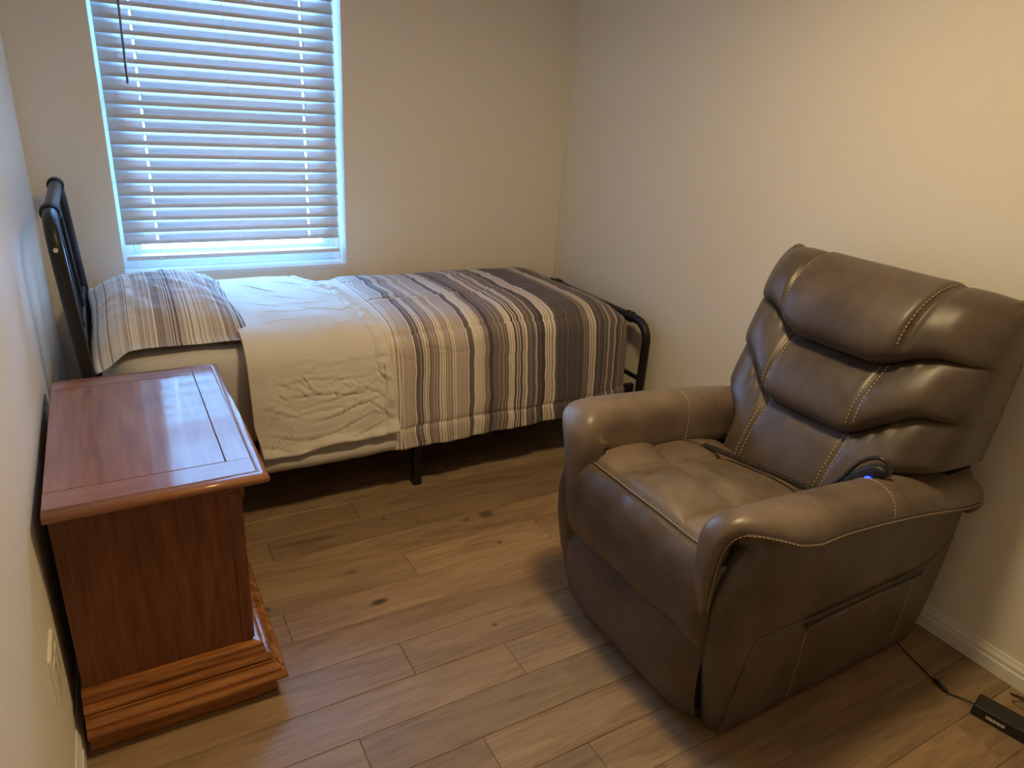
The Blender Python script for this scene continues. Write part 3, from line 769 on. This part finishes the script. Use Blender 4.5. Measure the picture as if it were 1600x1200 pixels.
def cloth2(Ux, V, disp):
    cyv = np.interp(V, np.arange(NVC), cross[:, 0]); czv = np.interp(V, np.arange(NVC), cross[:, 1])
    ny_ = np.interp(V, np.arange(NVC), cn[:, 0]); nz_ = np.interp(V, np.arange(NVC), cn[:, 1])
    return Ux, cyv[None] + ny_[None] * disp, czv[None] + nz_[None] * disp
Xg, Yg, Zg = cloth2(UU, Vg, dg)
hz = .008 * vnoise(UU * 8, .3) + .02 * smooth(.45, .80, UU) - .012
Zg = Zg + hz * smooth(.36, .285, Zg)
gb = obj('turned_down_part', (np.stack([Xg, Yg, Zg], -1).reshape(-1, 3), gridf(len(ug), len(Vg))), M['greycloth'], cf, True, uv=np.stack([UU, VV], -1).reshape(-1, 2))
gb['label'] = 'plain grey turned-down part'
sm = gb.modifiers.new('solid', 'SOLIDIFY'); sm.thickness = .010; sm.offset = -1
# darker grey hem below it
uh = np.linspace(.372, .868, 120); Vh = np.linspace(iz(.60), NVC - 1, 60)
UH, VH = np.meshgrid(uh, np.interp(Vh, np.arange(NVC), vlen), indexing='ij')
dh = .003 + .005 * vnoise(UH * 9, VH * 8) + .004 * vnoise(UH * 20, VH * 15) + .012 * smooth(sz(.26), sz(.235), VH) - .012 * smooth(sz(.228), sz(.212), VH)
Xh, Yh, Zh = cloth2(UH, Vh, dh)
Zh = Zh + (.006 * vnoise(UH * 7, 9.1) + .012 * (UH - .6)) * smooth(.30, .21, Zh)
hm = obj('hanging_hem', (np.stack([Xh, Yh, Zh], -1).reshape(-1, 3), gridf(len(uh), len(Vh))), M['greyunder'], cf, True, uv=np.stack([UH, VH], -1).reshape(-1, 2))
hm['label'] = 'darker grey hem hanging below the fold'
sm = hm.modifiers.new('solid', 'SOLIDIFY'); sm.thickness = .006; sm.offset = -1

# ------------------------------------------------------------------ pillow in striped flanged case
def pillow():
    na, nb = 110, 120
    a = np.linspace(-1, 1, na); b = np.linspace(-1, 1, nb)
    A, B = np.meshgrid(a, b, indexing='ij')
    cx, cy_, hx_, hy_ = .172, 2.742, .262, .372
    core = np.clip(1 - np.abs(A / np.where(A > 0, .86, .985)) ** np.where(A > 0, 2.6, 3.2), 0, 1) ** np.where(A > 0, .62, .72) * np.clip(1 - np.abs(B / .90) ** 2.8, 0, 1) ** .62
    # outline: right edge concave in the middle, corners pulled out
    xx = cx + hx_ * A + .032 * A * (np.abs(B) ** 2 - .55) * (A > 0) + .012 * A * (np.abs(B) ** 2 - .5) * (A < 0) + .005 * np.sin(B * 9) * np.clip(A, 0, 1) ** 3 + .03 * np.clip(-A - .4, 0, 1) * np.abs(B) ** 6 - .008 * (A < 0) * A * (1 - B ** 2)
    yy = cy_ + hy_ * B + .018 * B * (np.abs(A) ** 2 - .5) + .005 * np.sin(A * 8) * np.abs(B) ** 3
    base = .700 - .014 * (np.abs(B) ** 4) * (B < 0) - .012 * np.clip(-A - .6, 0, 1) * 3 * (B < -.2) + .01 * A * 0
    drop = -.045 * smooth(-.55, -1, A) * smooth(-.5, -1, B)
    fl = .003 * np.sin(A * 7 + B * 3) * smooth(.8, 1, np.abs(B)) + .004 * np.sin(B * 9) * smooth(.8, 1, A)
    wr = .004 * vnoise(A * 5, B * 6) + .003 * vnoise(A * 11, B * 13) + .008 * np.exp(-((A - .70 + .1 * B) / .06) ** 2) * np.sin(B * 12) * .6
    top = base + drop + fl + .118 * core + wr * (.4 + core)
    bot = base + drop + fl - .002 - .016 * core
    Vt = np.stack([xx, yy, top], -1).reshape(-1, 3); Vb = np.stack([xx, yy, bot], -1).reshape(-1, 3)
    n = na * nb; F = gridf(na, nb); F2 = [tuple(reversed([i + n for i in q])) for q in F]
    E = []
    rim = [i * nb for i in range(na)] + [(na - 1) * nb + j for j in range(1, nb)] + [i * nb + nb - 1 for i in range(na - 2, -1, -1)] + [j for j in range(nb - 2, 0, -1)]
    for q in range(len(rim)):
        i, j = rim[q], rim[(q + 1) % len(rim)]; E.append((i, j, j + n, i + n))
    uvx = cx + hx_ * A * .98 + .0 * B; uvs = np.stack([uvx, yy], -1).reshape(-1, 2)
    return np.concatenate([Vt, Vb]), F + F2 + [tuple(reversed(e)) for e in E], np.concatenate([uvs, uvs])
pv, pf, puv = pillow()
pw = obj('pillow', (pv, pf), M['pstripe'], None, True, uv=puv, origin=(.172, 2.742, .68))
tag(pw, 'striped flanged pillow lying at the head of the bed under the window', 'pillow')

# ------------------------------------------------------------------ recliner
YC = 1.165
rc = thing('recliner', 'dark brown leather power recliner with contrast stitching standing by the right wall', 'recliner', (1.6, YC, 0))
LE = M['leather']; LE_LIT = M['leather_lit']
FP = np.array([(1.655, .44), (1.668, .50), (1.690, .60), (1.715, .70), (1.748, .80), (1.775, .88), (1.798, .955), (1.832, 1.02), (1.872, 1.068), (1.925, 1.100), (1.985, 1.112)])
FPd = catmull(FP, 8); zq = np.linspace(0, 1, len(FPd))
FPt = np.gradient(FPd, axis=0); FPt /= np.linalg.norm(FPt, axis=1)[:, None]
FPn = np.stack([-FPt[:, 1], FPt[:, 0]], 1)
q_of_z = lambda z: np.interp(z, FPd[:, 1], zq)
c12 = lambda r: .893 + .062 * smooth(.10, .28, np.abs(r))
c23 = lambda r: .698 + .107 * smooth(.11, .30, np.abs(r))
HW = .372
def back_tier(lo, hi, amp, pk, lat, latd, a, tau, centre=0.0, latw=.010):
    """a, tau arrays (grid) -> points of a padded tier of the backrest"""
    th = a * math.pi / 2
    sg = np.sign(np.sin(th)); sn = np.abs(np.sin(th)); cs = np.abs(np.cos(th))
    r = HW * sg * sn ** .62; fwd = cs ** .42
    q0 = q_of_z(lo(r)); q1 = q_of_z(hi(r)) if hi is not None else np.ones_like(r)
    q = q0 + (q1 - q0) * tau
    bx = np.interp(q, zq, FPd[:, 0]); bz = np.interp(q, zq, FPd[:, 1]); nx_ = np.interp(q, zq, FPn[:, 0]); nz_ = np.interp(q, zq, FPn[:, 1])
    h = np.clip(np.sin(math.pi * np.clip(tau, 0, 1) ** pk), 0, 1) ** .62
    rl = lat(tau, r)
    d = np.abs(np.abs(r) - np.abs(rl))
    puff = (amp * h - .012) * (1 - .55 * smooth(.27, .37, np.abs(r)))
    puff = puff - latd * np.exp(-(d / latw) ** 2) * smooth(0, .12, tau) * smooth(1.0, .9, tau)
    if centre: puff = puff + centre * smooth(.012, -.012, np.abs(r) - np.abs(rl)) * h
    # soft gathers by the lower creases
    puff = puff + .0035 * np.sin(r * 95 + 3 * np.sin(r * 31)) * np.exp(-((tau - .93) / .09) ** 2) * (hi is not None)
    xb = 1.945 + .06 * (bz - .48) / .63
    x = xb - fwd * np.clip(xb - bx, 0, None)
    x = x + puff * nx_ * fwd ** 1.5; z = bz + puff * nz_ * fwd
    f_ = .22 + .78 * smooth(.58, .69, bz)
    r_ = np.where(np.abs(r) > .2, sg * (.2 + (np.abs(r) - .2) * f_), r)
    y = YC + r_ + sg * .004 * h * (1 - fwd)
    return np.stack([x, y, z], -1)
LAT = {'low': lambda t, r: .138 + 0 * t, 'mid': lambda t, r: .150 + 0 * t, 'head': lambda t, r: .190 + .02 * t}
TIERS = [('lumbar_cushion', lambda r: .455 + 0 * r, c23, .066, .50, LAT['low'], .010, 0, .008),
         ('middle_cushion', c23, c12, .062, .50, LAT['mid'], .008, 0, .008),
         ('headrest_cushion', c12, None, .072, .47, LAT['head'], .016, .016, .010)]
na, nt_ = 170, 70
aa = np.sin(np.linspace(-1, 1, na) * math.pi / 2) * .5 + np.linspace(-1, 1, na) * .5
aa[0], aa[-1] = -1, 1
tt = .5 - .5 * np.cos(np.linspace(0, 1, nt_) * math.pi)
tiers = {}
for nm, lo_, hi_, amp, pk, lat, latd, cen, lw in TIERS:
    A, T = np.meshgrid(aa, tt, indexing='ij')
    P = back_tier(lo_, hi_, amp, pk, lat, latd, A, T, cen, lw)
    o = obj(nm, (P.reshape(-1, 3), gridf(na, nt_)), LE, rc)
    tiers[nm] = o
    # double (or single) lines of stitches following the upright seams
    for sgn in (-1, 1):
        for off in ((-.009, .009) if nm != 'headrest_cushion' else (-.008,)):
            ts = np.linspace(.10, .97 if hi_ is not None else .80, 60)
            rt_ = np.abs(lat(ts, 0)) + off
            sa = np.arcsin(np.clip((rt_ / HW) ** (1 / .62), 0, 1)) / (math.pi / 2) * sgn
            Q = back_tier(lo_, hi_, amp, pk, lat, latd, sa, ts, cen, lw)
            Q = Q + np.array([-.0012, 0, .0008])
            obj('stitching', stitches(Q, .0065, .005, .0016, 5), M['thread'], o)
# rear shell: slab behind the cushions
secs = []
for z, xf_, xr_, w in [(.40, 1.90, 1.99, .23), (.56, 1.915, 2.02, .235), (.62, 1.925, 2.03, .27), (.68, 1.932, 2.035, .357), (.8, 1.945, 2.04, .362), (.95, 1.96, 2.05, .364), (1.04, 1.98, 2.056, .364), (1.075, 1.99, 2.05, .358), (1.092, 2.0, 2.04, .340)]:
    secs.append([(a, b, z) for a, b in rrect(xf_, xr_, YC - w, YC + w, min(.03, (xr_ - xf_) / 2 - .001), 4)])
obj('back_shell', loft(secs, True, True), LE, rc)
# pleated corner folds at the top corners
for sgn in (-1, 1):
    yk = YC + sgn * .352
    obj('corner_pleat', tube(catmull([(1.90, yk - sgn * .045, 1.085), (1.94, yk - sgn * .015, 1.106), (1.985, yk + sgn * .004, 1.108), (2.02, yk + sgn * .008, 1.09)], 5), [.006] + [.014] * 14 + [.008], 10) if False else
        tube(catmull([(1.90, yk - sgn * .045, 1.080), (1.94, yk - sgn * .015, 1.100), (1.985, yk + sgn * .002, 1.106), (2.02, yk + sgn * .004, 1.09)], 5), np.r_[np.linspace(.004, .015, 8), np.linspace(.015, .010, 8)], 10), LE, rc)

# seat cushion
SP = catmull([(1.150, .285), (1.112, .300), (1.088, .36), (1.078, .43), (1.086, .50), (1.110, .543), (1.130, .553), (1.155, .566), (1.24, .567), (1.36, .552), (1.50, .535), (1.60, .520), (1.72, .49)], 10)
ns_ = 150; SP = resample(SP, ns_)
St = np.gradient(SP, axis=0); St /= np.linalg.norm(St, axis=1)[:, None]; Sn = np.stack([-St[:, 1], St[:, 0]], 1)
ys0, ys1 = .873, 1.457; nb_ = 120
bb = np.linspace(-1, 1, nb_)
YS = YC + (ys1 - ys0) / 2 * bb
XS = SP[:, 0][:, None] + 0 * bb[None]; ZS = SP[:, 1][:, None] + 0 * bb[None]
YYs = np.repeat(YS[None], ns_, 0); rS = YYs - YC
sidx = np.arange(ns_)[:, None] + 0 * bb[None]
ipip = int(np.argmin(np.hypot(SP[:, 0] - 1.130, SP[:, 1] - .553)))
top = smooth(ipip - 1, ipip + 8, sidx)
xt = 1.34 + .030 * smooth(.12, .26, np.abs(rS))
cw = .128
rho = np.where(np.abs(rS) < cw, rS / cw, (np.abs(rS) - (cw + .33) / 2) / ((.33 - cw) / 2))
xi = np.where(XS < xt, (XS - (1.13 + xt) / 2) / ((xt - 1.13) / 2), (XS - (xt + 1.66) / 2) / ((1.66 - xt) / 2))
cell = (1 - np.abs(np.clip(rho, -1, 1)) ** 2.6) ** .6 * (1 - np.abs(np.clip(xi, -1, 1)) ** 2.6) ** .6
ds = (.021 * cell - .008) * top * smooth(1.12, 1.16, XS)
d1 = np.abs(np.abs(rS) - cw)
ds += -.004 * np.exp(-(d1 / .006) ** 2) * top * smooth(1.18, 1.24, XS)
ds += .007 * np.exp(-((XS - xt - .05) / .03) ** 2) * top * (np.abs(rS) < cw) * np.cos(rS * 12)
ds += -.008 * np.exp(-((sidx - ipip) / 2.2) ** 2)
ds += .004 * vnoise(XS * 9, YYs * 9) + .0015 * vnoise(XS * 22, YYs * 22)
ds += .0012 * np.sin(rS * 60 + 2 * np.sin(rS * 17)) * np.exp(-((sidx - ipip + 12) / 10) ** 2)
edge = np.abs(bb[None]) ** 24
XSd = XS + Sn[:, 0][:, None] * ds + edge * .03 * (Sn[:, 0][:, None] < -.5); ZSd = ZS + Sn[:, 1][:, None] * ds - .03 * edge * top
seat = obj('seat_cushion', (np.stack([XSd, YYs, ZSd], -1).reshape(-1, 3), [tuple(reversed(q)) for q in gridf(ns_, nb_)]), LE_LIT, rc)
seat.data.materials.append(LE)  # darker leather copy: shade of the seat front put into its colour
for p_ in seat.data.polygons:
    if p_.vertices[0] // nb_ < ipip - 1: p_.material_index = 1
j0, j1 = 3, nb_ - 4
line = np.stack([XSd[ipip, j0:j1], YYs[ipip, j0:j1], ZSd[ipip, j0:j1]], -1)
obj('piping', tube(line + np.array([-.003, 0, .002]), .0045, 8), LE, seat)
obj('stitching', stitches(line + np.array([-.0055, 0, .0055]), .007, .003, .0015, 5), M['thread2'], seat)

# footrest panel below the seat
RP = resample(catmull([(1.145, .318), (1.118, .296), (1.104, .25), (1.104, .17), (1.116, .09), (1.134, .045), (1.160, .034)], 8), 40)
Rt = np.gradient(RP, axis=0); Rt /= np.linalg.norm(Rt, axis=1)[:, None]
yr0, yr1 = .893, 1.475
by = np.linspace(-1, 1, 50); YR = (yr0 + yr1) / 2 + (yr1 - yr0) / 2 * by
e_ = (np.abs(by) ** 8)[None]
XR_ = RP[:, 0][:, None] + .035 * e_; ZR_ = RP[:, 1][:, None] + 0 * e_; YR_ = np.repeat(YR[None], 40, 0)
XR_ = XR_ + .003 * vnoise(YR_ * 8, ZR_ * 8)
front = np.stack([XR_, YR_, ZR_], -1)
back = front.copy(); back[:, :, 0] = 1.20
fr = obj('footrest_panel', join((front.reshape(-1, 3), gridf(40, 50)), box(1.15, 1.9, .92, 1.42, .034, .46)), LE, rc)

# side panels
def side_panel(sgn):
    oy = lambda d: YC + sgn * d
    secs = []
    for z, xf_, xr_, dout in [(.022, 1.195, 2.015, .318), (.03, 1.180, 2.026, .330), (.08, 1.165, 2.032, .337), (.2, 1.138, 2.042, .345), (.33, 1.116, 2.05, .348), (.42, 1.108, 2.06, .345), (.49, 1.118, 2.065, .343), (.55, 1.135, 2.07, .340), (.59, 1.16, 2.07, .336), (.62, 1.20, 2.06, .322)]:
        if sgn > 0: dout = dout + .018 * math.sin(math.pi * min(1, z / .6)); xf_ -= .012
        din = .262
        pts = rrect(xf_, xr_, min(oy(din), oy(dout)), max(oy(din), oy(dout)), min(.038, (dout - din) / 2 - .001), 6)
        # bow the long sides a little
        secs.append([(a, b + sgn * .008 * math.sin(math.pi * min(1, max(0, (a - xf_) / (xr_ - xf_)))) * (abs(b - YC) > .29), z) for a, b in pts])
    return loft(secs, True, True)
sides = {}
for sgn in (-1, 1):
    sides[sgn] = obj('side_panel', side_panel(sgn), LE, rc)

# arm rests: padded roll that turns down over the front
CREST = catmull([(2.098, .470), (2.094, .525), (2.072, .575), (2.02, .606), (1.94, .618), (1.82, .638), (1.65, .662), (1.45, .681), (1.27, .691), (1.175, .689), (1.118, .676), (1.084, .640), (1.074, .585), (1.076, .51), (1.084, .43), (1.097, .372)], 8)
NA = 110
CREST = resample(CREST, NA)
CT = np.gradient(CREST, axis=0); CT /= np.linalg.norm(CT, axis=1)[:, None]
CN = np.stack([CT[:, 1], -CT[:, 0]], 1)                      # up on the top, forward on the front
ARM_SEC = catmull([(.006, -.110), (.058, -.090), (.070, -.072), (.064, -.040), (.042, -.012), (0, 0), (-.042, -.012), (-.064, -.042), (-.071, -.090), (-.071, -.15), (-.030, -.15)], 6, True)
SEAM_I = 12
def arm(sgn):
    secs = []
    arc = np.r_[0, np.cumsum(np.linalg.norm(np.diff(CREST, axis=0), axis=1))]; tot = arc[-1]
    for i in range(NA):
        e = tot - arc[i]                                       # distance from the front tip
        tail = np.interp(arc[i], [0, .02, .06, .12], [.45, .7, .95, 1])
        wi = np.interp(e, [0, .06, .14, .24, .32], [.30, .50, .72, .95, 1.0]) * tail
        wo = np.interp(e, [0, .10, .20, .26, .31, .37, .44, .52], [.10, .14, .18, .22, .32, .60, .92, 1.0]) * tail
        if sgn > 0: wo = np.interp(e, [0, .10, .20, .25, .29, .33, .40], [.12, .20, .38, .70, .95, 1.0, 1.0]) * tail
        dpt = np.interp(e, [0, .03, .12, .20, .32, .42, .52], [.30, .40, .50, .56, .66, .90, 1.0]) * np.interp(arc[i], [0, .03, .10, .2, .3], [.12, .18, .35, .7, 1])
        dpo = np.interp(e, [0, .03, .12, .20, .28, .36, .44, .52], [.20, .25, .28, .30, .34, .50, .80, 1.0]) * np.interp(arc[i], [0, .03, .10, .2], [.3, .5, .8, 1])
        dc = np.interp(e, [0, .10, .22, .30, .36, .44], [.276, .278, .284, .294, .304, .312])
        fl = .012 * math.exp(-((e - (.46 if sgn < 0 else .32)) / .10) ** 2)
        p = []
        for dy, dn_ in ARM_SEC:
            lat = dy * (wo if dy > 0 else wi) + (fl if dy > .03 else 0) * smooth(.02, .07, dy)
            q = CREST[i] + CN[i] * dn_ * (dpo if dy > .02 else dpt) + np.array([0, .010 if sgn > 0 else 0]) * min(1, e / .3)
            p.append((q[0], YC + sgn * (dc + lat), q[1]))
        secs.append(p)
    secs = np.array(secs)
    return secs
for sgn in (-1, 1):
    secs = arm(sgn)
    fl_ = secs[:, ::-1] if sgn < 0 else secs
    o = obj('armrest', loft(fl_, True, True), LE_LIT, rc)
    seam = secs[6:-1, SEAM_I]
    off = np.array([0, sgn * .001, 0])
    obj('piping', tube(seam + off, .0036, 8), LE, o)
    obj('stitching', stitches(seam + off + np.array([-.001, sgn * .0032, .0008]), .007, .003, .0011, 5), M['thread'], o)
    ix = int(np.argmin(np.abs(secs[:, 30, 0] - (1.50 if sgn > 0 else 1.60)) + 9 * (CREST[:, 1] < .6)))
    P = secs[ix, SEAM_I:57]; ctr = np.array([P[:, 0].mean(), YC + sgn * .312, CREST[ix, 1] - .09]); dv = P - ctr; dv /= np.linalg.norm(dv, axis=1)[:, None]
    obj('stitching', stitches(P + dv * .0012, .006, .003, .0012, 5), M['thread2'], o)

# side pocket on the near panel
np_ = sides[-1]
yo = lambda x, z: YC - np.interp(z, [.02, .08, .2, .33, .45], [.330, .337, .345, .348, .345]) - .008 * math.sin(math.pi * min(1, max(0, (x - 1.12) / .93)))
def on_side(pts, lift=.001): return np.array([(x, yo(x, z) - lift, z) for x, z in pts])
L1 = catmull([(1.186, .035), (1.188, .12), (1.196, .22), (1.222, .322), (1.26, .334), (1.40, .336), (1.65, .339), (1.91, .344), (2.03, .40)], 10)
obj('seam', tube(on_side(L1, .0005), .0022, 6), LE, np_)
obj('stitching', stitches(on_side(L1 + np.array([0, .006]), .0006), .007, .003, .0009, 5), M['thread2'], np_)
pk = []
for x in np.linspace(1.405, 1.905, 30): pk.append((x, .337 + .006 * (x - 1.4)))
top_l = on_side(pk, .0022); bot_l = on_side([(x, z - .028 + .01 * math.sin((x - 1.4) / .5 * math.pi)) for x, z in pk], .0016)
obj('pocket_opening', (np.concatenate([top_l, bot_l]), [(i, i + 1, i + 31, i + 30) for i in range(29)]), M['slot'], np_)
obj('pocket_lip', tube(on_side([(x, z - .026 + .010 * math.sin((x - 1.4) / .5 * math.pi)) for x, z in pk], .002), .005, 8), LE, np_)
for pts in ([(1.41, .33), (1.412, .25), (1.42, .12), (1.43, .03)], [(1.868, .31), (1.872, .2), (1.876, .09)]):
    obj('stitching', stitches(on_side(catmull(pts, 10), .0008), .007, .003, .0009, 5), M['thread2'], np_)

# ------------------------------------------------------------------ hand control and coiled cord
rm = thing('remote_control', 'black recliner hand control with glowing blue button tucked inside near armrest', 'remote', (1.64, .91, .58))
hc = catmull([(1.628, .945, .590), (1.632, .925, .628), (1.638, .900, .660), (1.642, .876, .676), (1.645, .858, .668)], 6)
secs = []
for i, p in enumerate(hc):
    t = i / (len(hc) - 1); k_ = min(1, .45 + 4 * min(t, 1 - t)); d = hc[min(i + 1, len(hc) - 1)] - hc[max(i - 1, 0)]; d /= np.linalg.norm(d)
    nn = np.cross(d, [1, 0, 0]); nn /= np.linalg.norm(nn)
    sg_ = lambda c: math.copysign(abs(c) ** .6, c)
    secs.append([p + np.array([1, 0, 0]) * .014 * k_ * sg_(math.cos(a)) + nn * .019 * k_ * sg_(math.sin(a)) for a in np.arange(16) * math.pi / 8])
obj('handset', loft(secs, True, True), M['blackp'], rm)
obj('hanger_clip', tube(catmull([(1.612, .985, .575), (1.628, .958, .618), (1.638, .930, .676), (1.645, .893, .708), (1.650, .862, .704), (1.652, .852, .672)], 8), .006, 8), M['coil'], rm)
def ball(c, r, n=12, sq=(1, 1, 1)):
    secs = [[(c[0] + sq[0] * r * math.cos(p) * math.cos(a), c[1] + sq[1] * r * math.cos(p) * math.sin(a), c[2] + sq[2] * r * math.sin(p)) for a in np.arange(n) * 2 * math.pi / n] for p in np.linspace(-1.5, 1.5, 9)]
    return loft(secs, True, True)
lb = obj('lit_button', ball((1.622, .885, .652), .012, 12, (.8, 1, .8)), M['led'], rm); lb['label'] = 'glowing blue button'
ax = catmull([(1.515, 1.345, .552), (1.530, 1.28, .556), (1.552, 1.20, .556), (1.578, 1.10, .556), (1.588, 1.045, .556), (1.598, 1.00, .565), (1.605, .965, .59)], 30)
ax = resample(ax, 1400); th = np.linspace(0, 2 * math.pi * 62, len(ax))
T = np.gradient(ax, axis=0); T /= np.linalg.norm(T, axis=1)[:, None]; A1 = np.cross(T, [0, 0, 1.0]); A1 /= np.linalg.norm(A1, axis=1)[:, None]; A2 = np.cross(A1, T)
rad_ = .0068
hel = ax + rad_ * (np.cos(th)[:, None] * A1 + np.sin(th)[:, None] * A2)
obj('coiled_cord', tube(hel, .0021, 5), M['coil'], rm)
obj('cord', tube(catmull([(1.40, 1.452, .55), (1.46, 1.42, .552), (1.50, 1.37, .556), (1.515, 1.345, .552)], 8), .0024, 6), M['coil'], rm)

# ------------------------------------------------------------------ power adapter on the floor
pa = thing('power_adapter', 'black power brick with white sticker on the floor near the right wall', 'adapter', (1.95, .525, 0))
d_ = np.array([.026, -.117, 0]); d_ /= np.linalg.norm(d_); pn = np.array([-d_[1], d_[0], 0])   # pn points to the wall
c0 = np.array([1.913, .586, 0]); LNG, WID, HGT = .135, .066, .036
def ad(a, b, z): return c0 + d_ * a + pn * b + np.array([0, 0, z])
secs = []
for z, o_ in ((.001, .003), (.004, 0), (HGT - .004, .0015), (HGT, .005)):
    secs.append([ad(*p, z) for p in rrect(o_, LNG - o_, o_, WID - o_, .006, 4)])
obj('body', loft(secs, True, True), M['blackp'], pa, False)
sq_ = [ad(.036, -.0006, .013), ad(.082, -.0006, .013), ad(.082, -.0004, .022), ad(.036, -.0004, .022)]
st_ = obj('sticker', (sq_, [(0, 1, 2, 3)]), M['sticker'], pa, False, uv=[(0, 0), (1, 0), (1, .2), (0, .2)]); st_['label'] = 'small white printed sticker'
obj('output_cord', tube(catmull([ad(.002, .03, .014), ad(-.03, .036, .006), (1.925, .66, .004), (1.935, .70, .004), (1.955, .76, .004), (1.965, .80, .005), (1.972, .86, .02)], 8), .0022, 7), M['rubber'], pa)
obj('connector', tube([(1.926, .655, .006), (1.928, .663, .007), (1.938, .695, .007), (1.941, .705, .006)], [.003, .006, .006, .003], 10), M['rubber'], pa)
obj('mains_cord', tube(catmull([ad(LNG - .002, .045, .016), ad(LNG + .03, .052, .012), (2.02, .42, .02), (2.06, .43, .045), (2.06, .50, .05), (2.055, .555, .035), (2.09, .545, .012), (2.115, .50, .004), (2.12, .38, .004), (2.12, .2, .004)], 8), .0028, 7), M['browncord'], pa)

# stitches are too small to pick apart: each seam is one part of many
for o in S.objects:
    if o.name.split('.')[0] in ('stitching', 'seam_stitching'): o['kind'] = 'stuff'
